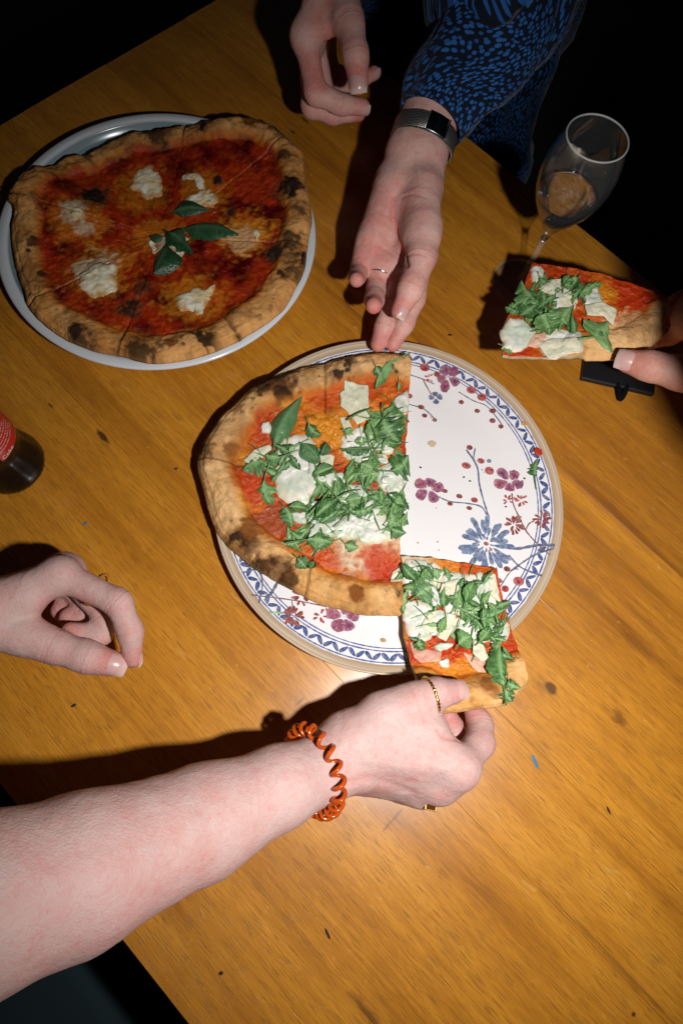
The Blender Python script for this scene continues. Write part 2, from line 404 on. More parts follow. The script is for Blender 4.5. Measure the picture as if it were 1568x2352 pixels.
for i in range(NL):
    for sgn in (-1, 1):
        a = 2*np.pi*(i+.5*(sgn > 0)+rng.normal(0, .015))/NL
        c = np.array([np.cos(a), np.sin(a)]); t = np.array([-c[1], c[0]])
        d = nrm(t*.72+c*.70*sgn); nn = np.array([-d[1], d[0]]); L = .0045; W = .0018*(1+rng.normal(0, .08))
        ctr = c*.1453
        pts = [ctr+d*L*np.cos(q)+nn*W*np.sin(q)*(1-.25*np.cos(q)) for q in np.linspace(0, 2*np.pi, 12, endpoint=False)]
        pr.blob(pts, NAVY2, NAVY)
def petal(c, ang, L, W, cc, ce, off=0.15):
    d = np.array([np.cos(ang), np.sin(ang)]); nn = np.array([-d[1], d[0]]); pts = []
    for q in np.linspace(0, 2*np.pi, 14, endpoint=False):
        u = .5-.5*np.cos(q); wd = np.sin(q)*(.45+.55*u)
        pts.append(c+d*L*(off+(1-off)*u)+nn*W*wd*(1+.12*rng.normal()))
    pr.blob(pts, cc, ce)
def flower(q, L, cols, n=5, a0=0., W=.5):
    c = pl(q)
    for i in range(n):
        cc, ce = cols[i % len(cols)]
        petal(c, a0+2*np.pi*i/n+rng.normal(0, .08), L*(1+.12*rng.normal()), L*W, cc, ce)
PUR = [((.20, .03, .085), (.30, .085, .15)), ((.13, .02, .06), (.33, .12, .20)), ((.24, .04, .09), (.36, .14, .19))]
RED = [((.33, .03, .03), (.42, .10, .09)), ((.25, .02, .025), (.40, .06, .05))]
RBR = [((.20, .035, .03), (.30, .08, .06)), ((.15, .03, .03), (.26, .05, .045))]
BLU = [((.085, .115, .22), (.17, .235, .36)), ((.055, .080, .17), (.21, .28, .40)), ((.10, .12, .22), (.13, .18, .31))]
GRB = [((.10, .11, .2), (.19, .21, .32)), ((.07, .08, .16), (.16, .17, .27))]
STEM = (.10, .115, .19); STEMR = (.20, .085, .085)
def flower_p(q, r, pal=PUR, a0=.5, n=5):
    flower(q, r*KP*.3733, pal, n, a0, .48)
    c = pl(q)
    for _ in range(16):
        p = c+rng.normal(0, r*KP*.3733*.13, 2); pr.blob([p+.00042*np.array([np.cos(a), np.sin(a)]) for a in np.linspace(0, 6.28, 6, endpoint=False)], (.62, .58, .6), (.6, .5, .52))
def berry(q, r, cols=RED, dark=True):
    c = pl(q); R = r*KP*.3733*1.0; a = rng.uniform(0, 6.28); st = rng.uniform(.75, .95)
    pts = [c+np.array([np.cos(t)*R, np.sin(t)*R*st]) for t in np.linspace(0, 6.28, 12, endpoint=False)]
    cc, ce = cols[rng.integers(len(cols))]; pr.blob(pts, cc, ce)
    if dark: pr.blob([c+np.array([np.cos(t), np.sin(t)*.8])*R*.35+R*.3*np.array([np.cos(a), np.sin(a)]) for t in np.linspace(0, 6.28, 7, endpoint=False)], (.05, .02, .03), (.12, .03, .04))
def cluster(q, r, pal, n=16, sz=.36):
    c = pl(q); R = r*KP*.3733
    for i in range(n):
        a = rng.uniform(0, 6.28); d = R*math.sqrt(rng.uniform(.05, .75)); cc, ce = pal[rng.integers(len(pal))]
        petal(c+d*np.array([np.cos(a), np.sin(a)])*.6, a, R*sz*1.5, R*sz*.5, cc, ce, -.2)
def P5(*qs): return [t5(*q) for q in qs]
def stem(qs, w=.0011, col=STEM, mp=t5): pr.line([pl(mp(*q)) for q in qs], w, col)
stem([(255, 295), (330, 320), (400, 350)]); stem([(330, 320), (360, 370), (385, 410)], .001, STEMR); stem([(550, 400), (640, 455), (720, 490), (790, 570), (810, 600)]); stem([(245, 470), (340, 500), (405, 560)])
stem([(740, 1170), (705, 1060), (680, 960), (665, 850), (600, 750)], .0016); stem([(655, 740), (645, 800), (660, 850)]); stem([(430, 1040), (500, 1070), (600, 1080), (690, 1100), (725, 1150)], .0013)
stem([(880, 1020), (890, 1090), (930, 1180), (960, 1250), (1030, 1340), (1100, 1410)], .0013, STEMR); stem([(960, 1250), (980, 1210), (1010, 1195)], .0011, STEMR)
stem([(800, 1340), (900, 1362), (1030, 1345), (1125, 1350)], .0024); stem([(860, 1400), (930, 1480), (1050, 1535)], .0017); stem([(870, 1500), (1000, 1410), (1120, 1368)], .0015); stem([(790, 1620), (870, 1500), (915, 1490)], .001)
flower_p(t5(480, 315), 88, PUR, .9); berry(t5(340, 255), 34); cluster(t5(370, 315), 34, RED, 8); berry(t5(415, 295), 22, RBR); flower(t5(410, 430), 46*KP*.3733, GRB, 4, .3, .55)
for x, y, r, c in ((625, 393, 32, RED), (690, 437, 32, RED), (568, 460, 17, RBR), (665, 515, 18, RBR), (755, 520, 22, RBR), (757, 577, 20, RBR), (808, 613, 17, RBR), (322, 488, 22, RBR), (343, 540, 18, RBR), (405, 567, 16, RBR), (250, 420, 20, RED),
                   (620, 737, 20, RBR), (690, 820, 24, RED), (600, 848, 30, RED), (740, 820, 15, GRB), (742, 880, 30, RED), (468, 1005, 18, RBR), (500, 1083, 18, RBR), (557, 1037, 20, RBR), (650, 1060, 22, RED), (618, 1110, 18, RBR),
                   (848, 1487, 20, RBR), (913, 1565, 32, RED), (800, 1558, 18, RBR), (833, 1610, 22, RED), (820, 1715, 30, RED)):
    berry(t5(x, y), r, c)
flower_p(t5(370, 990), 92, PUR, .3); flower_p(t5(868, 945), 92, PUR, 1.1)
cluster(t5(855, 1062), 38, RED, 9); cluster(t5(932, 1062), 46, RED, 11); cluster(t5(890, 1215), 72, RBR, 26, .28); cluster(t5(1055, 1185), 64, RBR, 22, .3)
c0 = t5(722, 1330)
for L, n in ((158, 19), (126, 17), (92, 13), (56, 8)):
    for i in range(n):
        cc, ce = BLU[rng.integers(3)]
        petal(pl(c0), 2*np.pi*i/n+rng.normal(0, .12), L*KP*.3733*(1+.1*rng.normal()), L*KP*.3733*.14, cc, ce, .45)
berry(c0, 16, RED, False)
for args in (([(450, 1705), (680, 1730), (830, 1755), (900, 1770)], .0011, STEMR), ([(690, 1730), (700, 1790)], .0009, STEMR), ([(505, 1560), (515, 1650), (495, 1755)], .0014), ([(615, 1605), (570, 1690), (530, 1740)], .0022), ([(405, 1570), (450, 1555), (500, 1545)], .0013), ([(555, 1808), (640, 1812)], .0018, (.3, .4, .25))):
    stem(args[0], args[1], args[2] if len(args) > 2 else STEM, t4)
cluster(t4(745, 1710), 62, RBR, 20, .3); cluster(t4(700, 1830), 70, RBR, 24, .3); cluster(t4(862, 1828), 46, RED, 10); cluster(t4(905, 1762), 36, RED, 8); flower_p(t4(1005, 1835), 98, PUR, .4)
mobj('painted_pattern', pr.V, pr.F, PRINT, None, smooth=False, attrs={'col': np.array(pr.C)}).parent = fp

MC = np.array([-.24179, .40666, .02])
mp_ = thing('deep_plate', 'white glazed plate with raised rim under the margherita', 'plate', (MC[0], MC[1], 0))
k = NT('white_glaze'); v = k.coords('Object'); lnx = k.node('ShaderNodeVectorMath', operation='LENGTH'); k.set(lnx.inputs[0], k.coords('Object', scale=(1, 1, 0))); k.p(Base_Color=k.mix(k.remap(lnx.outputs['Value'], .1476, .1492), k.mix(k.remap(k.noise(v, 14, 3), .4, .7, 0, .4), (.20, .27, .30), (.28, .36, .39)), (.62, .66, .70)), Roughness=.2)
prof = [(0, .006), (.12, .006), (.137, .0075), (.1455, .0125), (.1475, .0185), (.149, .0205), (.153, .0213), (.157, .0210), (.1590, .0203), (.1597, .0190), (.1588, .0175), (.150, .0145), (.125, .003), (.105, .001), (.1, .0004), (.095, .0004), (.093, .003), (0, .003)]
V, F = lathe(prof, 160); mobj('dish', V, F, k.m, None).parent = mp_

# ------------------------------------------------------------------ pizza
CRUST_L, CRUST_D = np.array([.74, .455, .205]), np.array([.60, .315, .105])
CRUMB = np.array([.60, .46, .27]); CHAR = np.array([.022, .013, .009]); BROWN = np.array([.22, .075, .018])
SAUCE = np.array([.46, .046, .005]); SAUCE_D = np.array([.22, .014, .003]); OIL = np.array([.68, .245, .014]); CHEESE = np.array([.66, .60, .43])
class Pizza:
    """star-shaped slab from an outline; part of its edge is crust, part is cut"""
    def __init__(s, segs, center, M_=80, step=.0012, thick=.0065, rim=.015, cw=.027, seed=1, flat_bottom=True):
        B = []; CR = []
        for kind, pts in segs:                     # consecutive open polylines of world points
            P = np.array(pts, float)
            Q = resample(crom(P, False, 8), step) if kind == 'crust' else resample(P, step)
            if kind == 'cut': Q = Q+np.c_[(vnoise(Q, 160, seed)-.5)*.0016, (vnoise(Q, 160, seed+9)-.5)*.0016, np.zeros(len(Q))]
            else: Q[:, :2] += np.c_[(fbm(Q, 30, seed)-.5)*.006, (fbm(Q, 30, seed+3)-.5)*.006]
            B.append(Q[:-1]); CR.append(np.full(len(Q)-1, kind == 'crust'))
        B = np.vstack(B); CR = np.concatenate(CR); n = len(B); c = np.array(center, float)
        u = np.linspace(0, 1, M_+1)[1:]; u = 1-(1-u)**1.35
        P = c+(B[:, None, :]-c)*u[None, :, None]
        s.n, s.m = n, M_; flat = P.reshape(-1, 3)
        cp = B[CR][::2]
        d = np.full(len(flat), 9.)
        for k0 in range(0, len(cp), 40):
            dd = np.linalg.norm(flat[:, None, :2]-cp[None, k0:k0+40, :2], axis=2).min(1); d = np.minimum(d, dd)
        s.d = d; s.P0 = flat
        N1 = fbm(flat, 22, seed+11); N2 = fbm(flat, 70, seed+12); N3 = fbm(flat, 190, seed+13)
        cwv = cw*(.75+.5*N1); q = np.clip(d/cwv, 0, 1)
        prof = np.clip(1-(2*np.clip(q, 0, 1)-1)**2, 0, 1)**.62
        h = thick*(.8+.4*N2)+rim*prof*(.6+.75*N1)+(N2-.5)*.0042*sstep(1.3, .6, d/cwv)+(N3-.5)*.0022+(fbm(flat, 330, seed+14, 2)-.5)*.0016*sstep(.6, 1.0, d/cwv)
        h = np.where(d < .004, np.maximum(h*.9, thick*.7), h)
        s.q = d/cwv; s.N = (N1, N2, N3); s.seed = seed; s.CR = CR; s.B = B; s.c = c
        s.h = h; s.thick = thick
        s.crust = sstep(1.15, .72, s.q+(N2-.5)*.5)
    def paint(s, spots=(), sauce_dark=.35, oil=.35, char_n=.62, mott=.55, bake=1.0, stew=1.0):
        N1, N2, N3 = s.N; P = s.P0; seed = s.seed
        mixc = lambda a, b, f: a*(1-f[:, None])+b*f[:, None]
        one = np.ones((len(P), 1))
        cr = mixc(CRUST_D*one, CRUST_L*one, sstep(.35, .65, N1*.6+fbm(P, 60, seed+20)*.4))
        cr = mixc(cr, OIL*.9*one, sstep(.60, 1.0, s.q)*.85)
        cr = mixc(cr, BROWN*one, sstep(.52, .72, fbm(P, 62, seed+21, 5))*.34)
        cr = cr*(.78+.44*fbm(P, 300, seed+27, 3))[:, None]
        zone = sstep(.46, .62, fbm(P, 24, seed+28, 2)); ch = sstep(char_n-.02, char_n+.07, fbm(P, 130, seed+22, 4)*.8+N2*.2)*(.25+.75*zone)
        cr = mixc(cr, BROWN*.8*one, sstep(.5, .66, fbm(P, 90, seed+29, 4))*zone*.45)
        cr = mixc(cr, CHAR*1.2*one, ch*.95)
        sa = mixc(SAUCE*one, SAUCE_D*one, sstep(.35, .7, fbm(P, 55, seed+23))*sauce_dark*1.6)
        sa = mixc(sa, OIL*one, sstep(.52, .68, fbm(P, 38, seed+24))*oil)
        sa = mixc(sa, np.array([.58, .13, .010])*one, sstep(.48, .62, fbm(P, 150, seed+25))*mott)
        sa = sa*(.62+.76*fbm(P, 260, seed+26, 3))[:, None]
        cr = cr*bake; sa = sa*stew
        col = mixc(sa, cr, s.crust)
        wet = (1-s.crust)*(.55+.45*sstep(.4, .6, N3))+s.crust*.12*sstep(.45, .6, N1)
        for (p, r, kind, a) in spots:
            dd = np.hypot(P[:, 0]-p[0], P[:, 1]-p[1])/r+(fbm(P, 70, seed+31)-.5)*1.0+(fbm(P, 230, seed+35, 3)-.5)*1.1
            f = sstep(1.15, .55, dd)*a
            if kind in ('red', 'oil', 'cheese', 'sauce'): f = f*(1-s.crust)**1.5
            tgt = {'char': CHAR, 'brown': BROWN, 'oil': OIL, 'cheese': CHEESE, 'sauce': SAUCE, 'crust': CRUST_L, 'red': np.array([.50, .036, .005])}[kind]
            if kind == 'char':                       # toasted halo, broken black core
                fine = fbm(P, 210, seed+33, 3); col = mixc(col, BROWN*.9*one, sstep(1.35, .7, dd)*a*.6)
                f = sstep(1.0, .45, dd+(fine-.5)*1.3)*a
            col = mixc(col, tgt*one, f)
            if kind == 'cheese': s.h = s.h+f*.0016; wet = wet*(1-f)+.6*f
            if kind == 'char': s.h = s.h+f*.0015*(1-sstep(.2, .7, dd)); wet = wet*(1-f*.7)
            if kind == 'oil': wet = np.maximum(wet, f*.9)
        s.col = np.clip(col, 0, 1); s.wet = wet
        return s
    def build(s, names, mat, parent, cuts=None):
        """top, side wall and underside; with cuts (boundary indices) one object per slice"""
        n, m = s.n, s.m; T = s.P0.copy(); T[:, 2] += s.h
        s.T = T; top = T.reshape(n, m, 3); col = s.col.reshape(n, m, 3); wet = s.wet.reshape(n, m)
        ctop = s.c+np.array([0, 0, s.thick]); B = s.B; c = s.c
        out = B-c; out[:, 2] = 0; out /= np.linalg.norm(out, axis=1)[:, None]
        edge = top[:, -1].copy(); hb = edge[:, 2]-B[:, 2]
        isC = s.CR[:, None]
        r1 = edge+np.where(isC, out*.0022, out*.0002)-np.c_[np.zeros((n, 2)), hb*.30]
        r2 = edge+np.where(isC, out*.0026, out*.0000)-np.c_[np.zeros((n, 2)), hb*.62]
        r3 = edge-np.where(isC, out*.0012, out*.0)-np.c_[np.zeros((n, 2)), hb*.98]
        r4 = c+(B-c)*.85
        sc = np.where(isC, col[:, -1]*.85+.15*CRUST_L, CRUMB*(.75+.4*vnoise(B, 300, 4))[:, None])
        sc2 = np.where(isC, col[:, -1]*.6+.4*CRUST_D, CRUMB*.9)
        bc = np.broadcast_to(CRUST_D*.8, (n, 3))
        rows = np.concatenate([top, r1[:, None], r2[:, None], r3[:, None], r4[:, None]], 1)
        rc = np.concatenate([col, sc[:, None], sc[:, None], sc2[:, None], bc[:, None]], 1)
        rw = np.concatenate([wet, np.zeros((n, 4))], 1)
        rng_ = [(0, n)] if cuts is None else [(cuts[i], cuts[(i+1) % len(cuts)]) for i in range(len(cuts))]
        objs = []
        for kk, (a, b) in enumerate(rng_):
            ids = np.arange(a, b+1) % n if b > a else np.r_[np.arange(a, n), np.arange(0, b+1)]
            if cuts is None: ids = np.arange(n)
            R = rows[ids]; k_, mm = R.shape[:2]
            V = np.vstack([R.reshape(-1, 3), ctop, c]); F = [tuple(x) for x in grid_faces(k_, mm, cuts is None)]
            ci, bi = k_*mm, k_*mm+1; e = range(k_ if cuts is None else k_-1)
            F = [f[::-1] for f in F]
            for i in e:
                j = (i+1) % k_
                F.append((ci, i*mm, j*mm)[::1]); F.append((bi, j*mm+mm-1, i*mm+mm-1))
            if cuts is not None:
                for row, flip in ((0, 1), (k_-1, -1)):
                    poly = [ci]+[row*mm+q for q in range(mm)]+[bi]
                    F.append(tuple(poly[::flip]))
            cc = np.vstack([rc[ids].reshape(-1, 3), col[:, 0].mean(0), CRUST_D*.8]); ww = np.r_[rw[ids].ravel(), wet[:, 0].mean(), 0]
            me = mesh_data(names, V, F, True, {'col': cc, 'wet': ww})
            objs.append(link(names, me, mat, parent))
        return objs
    def surf(s, x, y, k=1):
        d = (s.T[:, 0]-x)**2+(s.T[:, 1]-y)**2
        i = np.argpartition(d, 4)[:4]
        return float(s.T[i, 2].mean())
def idx_near(B, p): return int(np.argmin(np.hypot(B[:, 0]-p[0], B[:, 1]-p[1])))
def settop(objs, root):
    for o in objs: o.parent = root

# ---- toppings
def strip_mesh(name, rows, halfw, centre, bend, cup, ruff, seed, cols=7, vein=True):
    r = np.random.default_rng(seed); V = []; ve = []; t = np.linspace(0, 1, rows)
    us = np.linspace(-1, 1, cols)
    ph = r.uniform(0, 6.28, 6)
    for i, tt in enumerate(t):
        for u in us:
            w_ = halfw(tt, u)
            y = centre(tt)+u*w_; side = abs(u)
            z = bend(tt)+cup*(u*u)*min(w_*4, .25)+ruff*side*side*(math.sin(9*tt+ph[0]+2*u)*.6+math.sin(17*tt+ph[1]-u)*.4)
            V.append((tt, y, z)); ve.append(max(0, 1-side*5)*(1 if vein else 0)+(.35 if vein and abs((tt*6+side*1.3) % 1-.5) > .44 and side > .1 else 0))
    F = grid_faces(rows, cols)
    return mesh_data(name, V, F, True, {'vein': np.array(ve)})
def rocket_mesh(seed):
    r = np.random.default_rng(seed); s0 = r.uniform(.22, .42); W = r.uniform(.17, .27); pw = r.uniform(.55, .95); tipw = r.uniform(.6, 1.0)
    nl = [0, 1, 2, 2, 3, 1][seed % 6]; notches = [(s0+(1-s0)*q+r.uniform(-.03, .03), r.uniform(.018, .04), r.uniform(.45, .8), r.uniform(-.04, .04)) for q in np.linspace(.18, .58, nl)] if nl else []
    bw = r.uniform(-.20, .20); bz = r.uniform(.05, .30)*r.choice([-1, 1, 1]); ff = r.uniform(.5, 1)
    def hw(t, u):
        st = .015*(1-t*.5)
        if t < s0: return st
        x = (t-s0)/(1-s0); env = W*math.sin(math.pi*min(1., x**pw))**.8*(tipw+(1-tipw)*(1-x))
        lob = 1.0
        for q, wd, dp, sh in notches: lob -= dp*math.exp(-((t-q+sh*np.sign(u))/wd)**2)
        tooth = 1+.07*math.sin(t*41+seed+1.7*np.sign(u))
        return max(st*(1-x*.6), env*max(lob, .08)*tooth)
    return strip_mesh('rocket_leaf', 30, hw, lambda t: bw*math.sin(2.6*t), lambda t: bz*.6*(t-.5)**2*1.2+.02*math.sin(6*t*ff), r.uniform(-1.1, .45), .028, seed)
def basil_mesh(seed, fold=.0):
    r = np.random.default_rng(seed); bz = r.uniform(-.25, -.1)
    def hw(t, u):
        if t < .08: return .012
        x = (t-.08)/.92; return .27*math.sin(math.pi*min(1, x**.8))**.8*(1-.25*x)+.002
    return strip_mesh('basil_leaf', 22, hw, lambda t: .05*math.sin(3*t), lambda t: bz*(t-.4)**2, -.9+fold, .02, seed, 9)
def stalk_mesh(seed):
    r = np.random.default_rng(seed); b = r.uniform(-.15, .15)
    return strip_mesh('rocket_stalk', 12, lambda t, u: .028*(1-.5*t), lambda t: b*math.sin(3*t), lambda t: .05*math.sin(3*t), -.6, 0., seed, 5)
ROCKETS = [rocket_mesh(102+i) for i in range(12)]; BASILS = [basil_mesh(200+i) for i in range(4)]; STALKS = [stalk_mesh(300+i) for i in range(3)]
for m_ in ROCKETS+STALKS: m_.materials.append(ROCKET)
for m_ in BASILS: m_.materials.append(BASIL_M)
BASILS_D = [m_.copy() for m_ in BASILS]
for m_ in BASILS_D: m_.materials.clear(); m_.materials.append(BASIL_D)
def lay_leaf(me, name, a, b, pz, root, lift=.0015, width=1.0, roll=0.0, thickz=1.0, zf=None):
    """leaf lying from photo point a (stem) to b (tip) on the pizza pz"""
    g = lambda q, z: at(q[0], q[1], z)
    za = zb = pz.c[2]+.01
    for _ in range(2):
        A = g(a, za); Bq = g(b, zb); za = pz.surf(A[0], A[1])+lift; zb = pz.surf(Bq[0], Bq[1])+lift
    if zf: za, zb = zf
    A = g(a, za); Bq = g(b, zb); mid = (A+Bq)/2; zm = pz.surf(mid[0], mid[1])+lift
    if not zf and zm > (za+zb)/2: A[2] += zm-(za+zb)/2; Bq[2] += zm-(za+zb)/2
    X = Bq-A; L = np.linalg.norm(X); X /= L
    Y = nrm(np.cross([0, 0, 1], X)); Z = np.cross(X, Y)
    Y2 = math.cos(roll)*Y+math.sin(roll)*Z; Z2 = np.cross(X, Y2)
    o = link(name, me, None, root)
    mw = Matrix(((X[0]*L, Y2[0]*L*width, Z2[0]*L*thickz, A[0]), (X[1]*L, Y2[1]*L*width, Z2[1]*L*thickz, A[1]), (X[2]*L, Y2[2]*L*width, Z2[2]*L*thickz, A[2]), (0, 0, 0, 1)))
    o.matrix_world = mw
    return o
def slab(name, qs, pz, root, mat, hgt, colA, colB, seed, wet=.5, dome=.7, lift=.0, rings=14, nz=.0005, smooth_pts=True, csc=120):
    """blob or shaving with its own thickness following the pizza below; qs in photo pixels"""
    pts = []
    for q in qs:
        z = pz.c[2]+.01
        for _ in range(2): p = at(q[0], q[1], z); z = pz.surf(p[0], p[1])
        pts.append(p)
    P = np.array(pts)[:, :2]
    Q = crom(P, True, 6) if smooth_pts else P
    Q = resample(Q, .0016, True); Q3 = np.c_[Q, np.zeros(len(Q))]
    Q = Q+np.c_[(fbm(Q3, 130, seed)-.5), (fbm(Q3, 130, seed+5)-.5)]*((.012 if name == 'mozzarella' else .008) if smooth_pts else .0022)
    n = len(Q); c = Q.mean(0); u = np.linspace(0, 1, rings+1)[1:]
    XY = (c+(Q[:, None]-c)*u[None, :, None]).reshape(-1, 2); XY = np.vstack([XY, c])
    uu = np.r_[np.tile(u, n), 0]
    base = np.array([pz.surf(x, y) for x, y in XY])
    X3 = np.c_[XY, np.zeros(len(XY))]
    zt = base+lift+hgt*(1-uu**(2/dome*1.6))**.6+(fbm(X3, 160, seed+7)-.5)*nz*2
    zt = np.where(uu > .999, base+lift-(.0008 if lift == 0 else 0), zt)
    V = [np.c_[XY, zt]]; F = [f[::-1] for f in map(tuple, grid_faces(n, rings, True))]
    ci = n*rings; F += [(ci, i*rings, ((i+1) % n)*rings) for i in range(n)]
    f = sstep(.35, .68, fbm(X3, csc, seed+9)); cc = colA*(1-f[:, None])+colB*f[:, None]
    if lift == 0:
        fe = sstep(.62, 1.0, uu+(fbm(X3, 170, seed+19)-.5)*.7)*(.9 if name == 'mozzarella' else .55); cc = cc*(1-fe[:, None])+(np.array([.50, .24, .06]) if name == 'mozzarella' else cc*np.array([.95, .78, .5]))*fe[:, None]
    if lift > 0:                                     # underside, so the shaving is a thin solid
        o = len(XY); V.append(np.c_[XY, np.minimum(base+lift*.7, zt-.0003)]); F += [tuple(o+i for i in q[::-1]) for q in list(F)]
        F += [(i*rings+rings-1, o+i*rings+rings-1, o+((i+1) % n)*rings+rings-1, ((i+1) % n)*rings+rings-1) for i in range(n)]
        cc = np.vstack([cc, cc])
    V = np.vstack(V)
    return mobj(name, V, F, mat, root, True, {'col': cc, 'wet': np.full(len(V), wet)})
WHITE1, WHITE2 = np.array([.74, .73, .68]), np.array([.56, .62, .52])
PARM1, PARM2 = np.array([.70, .66, .50]), np.array([.60, .62, .47])
HAM1, HAM2 = np.array([.62, .31, .23]), np.array([.68, .43, .31])

# ------------------------------------------------------------------ margherita on the deep plate
Q = [(860, 155), (1050, 150), (1230, 170), (1330, 250), (1395, 300), (1412, 400), (1430, 540), (1440, 650), (1420, 760), (1400, 870), (1330, 1010), (1230, 1100), (1100, 1180), (950, 1250), (800, 1280), (650, 1285), (540, 1262), (420, 1240), (300, 1190), (200, 1120), (130, 1035), (90, 940), (40, 800), (25, 650), (40, 560), (15, 520), (50, 450), (110, 390), (200, 340), (320, 280), (385, 275), (480, 215), (600, 180), (750, 165)]
W_ = [at(*tm(*q), .031) for q in Q]; _m = sum(W_)/len(W_); W_ = [_m+(p-_m)*.972 for p in W_]
for p in W_:
    r_ = math.hypot(p[0]-MC[0], p[1]-MC[1]); p[2] = .0135+.0105*float(sstep(.138, .146, r_))
cen = at(*tm(745, 700), .02); cen[2] = .0105
mz = Pizza([('crust', W_+[W_[0]])], cen, 100, .0013, .0070, .0052, .026, 21)
S = lambda x, y, r, kd, a=1.: (at(*tm(x, y), .024), r, kd, a)
mz.paint([S(640, 470, .030, 'oil', .45), S(930, 500, .028, 'oil', .5), S(450, 870, .038, 'oil', .6), S(880, 990, .034, 'oil', .6), S(1120, 700, .030, 'oil', .95), S(740, 700, .030, 'oil', .5), S(350, 620, .030, 'oil', .5), S(430, 870, .024, 'cheese', .7), S(1110, 720, .02, 'cheese', .35), S(340, 600, .015, 'cheese', .7), S(380, 662, .010, 'cheese', .6), S(760, 740, .016, 'cheese', .7),
          S(435, 520, .0165, 'char'), S(1330, 510, .015, 'char'), S(1265, 800, .012, 'char'), S(720, 240, .016, 'char', .8), S(600, 1040, .013, 'char', .9), S(640, 1255, .020, 'char', .8), S(380, 1230, .017, 'char', .8), S(1405, 830, .008, 'char'), S(1350, 905, .014, 'char', .7), S(1000, 455, .006, 'char'), S(1065, 597, .006, 'char'), S(790, 1225, .007, 'brown'), S(1330, 760, .012, 'char', .8), S(370, 1170, .008, 'char', .9), S(650, 950, .010, 'char', .7), S(1160, 215, .010, 'brown'), S(940, 235, .007, 'char'), S(1370, 620, .01, 'char', .7), S(1300, 370, .008, 'char', .8)],
         sauce_dark=.95, oil=.06, char_n=.57, mott=.25, bake=np.array([.92, .78, .60]), stew=np.array([.80, .55, .7]))
mroot = thing('margherita_pizza', 'whole margherita pizza with basil leaves and melted mozzarella on the white plate', 'pizza', (cen[0], cen[1], .01))
cutq = [(858, 157), (1340, 262), (1428, 770), (1090, 1183), (545, 1262), (132, 1040), (20, 525), (385, 276)]
ci = sorted(idx_near(mz.B, at(*tm(*q), .024)) for q in cutq)
bw_ = mz.P0.reshape(mz.n, mz.m, 3); hh = mz.h.reshape(mz.n, mz.m); cc_ = mz.col.reshape(mz.n, mz.m, 3)
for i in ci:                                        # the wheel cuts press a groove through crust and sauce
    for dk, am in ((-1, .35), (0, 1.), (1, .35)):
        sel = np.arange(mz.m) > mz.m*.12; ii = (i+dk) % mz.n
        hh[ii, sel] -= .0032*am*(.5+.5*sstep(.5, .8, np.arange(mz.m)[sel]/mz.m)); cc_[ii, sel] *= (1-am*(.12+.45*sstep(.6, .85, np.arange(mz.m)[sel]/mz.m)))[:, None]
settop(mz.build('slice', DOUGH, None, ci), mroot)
TB = lambda *qs: [tm(*q) for q in qs]
MO1, MO2 = np.array([.82, .79, .64]), np.array([.74, .62, .36])
for i, (b_, hgt) in enumerate(((TB((640, 400), (690, 385), (740, 430), (755, 500), (700, 535), (640, 520), (605, 470)), .003), (TB((850, 540), (880, 510), (940, 495), (1010, 510), (1000, 560), (930, 572), (870, 565)), .003), (TB((830, 440), (880, 420), (940, 450), (950, 500), (915, 490), (900, 450), (850, 455)), .0015),
                   (TB((355, 900), (420, 850), (500, 830), (535, 880), (530, 950), (490, 985), (430, 992), (370, 960)), .0028), (TB((810, 990), (880, 955), (950, 960), (1000, 930), (960, 1010), (920, 1065), (840, 1055), (805, 1030)), .003), (TB((310, 600), (360, 570), (400, 600), (350, 625)), .0015), (TB((840, 700), (865, 715), (850, 735), (830, 720)), .002), (TB((780, 780), (830, 770), (850, 795), (800, 800)), .0015), (TB((1175, 680), (1190, 690), (1188, 740), (1172, 730)), .0012), (TB((690, 740), (720, 720), (720, 770), (695, 780)), .0015))):
    slab('mozzarella', b_, mz, mroot, CREAM, hgt*.6, MO1, MO2, 40+i, .7, .7)
for i, (a, b, w_, ro) in enumerate((((780, 598), (960, 585), 1.5, .3), ((830, 668), (1095, 690), 1.6, -.1), ((765, 735), (695, 868), 1.9, .3), ((750, 670), (885, 782), 1.6, -.3), ((750, 705), (685, 700), 1.8, .2), ((770, 690), (840, 740), 1.8, .5))):
    lay_leaf(BASILS_D[i % 4], 'basil_leaf', tm(*a), tm(*b), mz, mroot, .003+.0012*(i % 3), w_, ro)
settle(mroot)

# ------------------------------------------------------------------ the rest of the rocket pizza on the patterned plate
Q = [(1410, 235), (1200, 220), (1000, 250), (880, 290), (740, 322), (570, 375), (430, 460), (320, 560), (230, 670), (165, 770), (137, 880), (142, 960), (182, 1080), (215, 1210), (260, 1310), (330, 1400), (430, 1490), (560, 1570), (680, 1640), (770, 1690), (900, 1740), (1050, 1775), (1200, 1795), (1365, 1810)]
ZB = .0125
W_ = [at(*t4(*q), .026) for q in Q]
cutW = [at(*t4(*q), .0185) for q in ((1365, 1810), (1350, 1560), (1345, 1340), (1370, 1000), (1385, 700), (1400, 450), (1410, 235))]
cutW[0] = W_[-1].copy(); cutW[-1] = W_[0].copy()
for p in W_+cutW: p[2] = ZB
for p in W_: 
    r_ = math.hypot(p[0]-FC[0], p[1]-FC[1]); p[2] = ZB+max(0, float(fplate_z(min(r_, .159)))-.0105)*.75
cen = at(*t4(900, 1010), .018); cen[2] = ZB-.0005
hz = Pizza([('crust', W_), ('cut', cutW)], cen, 100, .0012, .0062, .0082, .029, 55)
S = lambda x, y, r, kd, a=1.: (at(*t4(x, y), .024), r, kd, a)
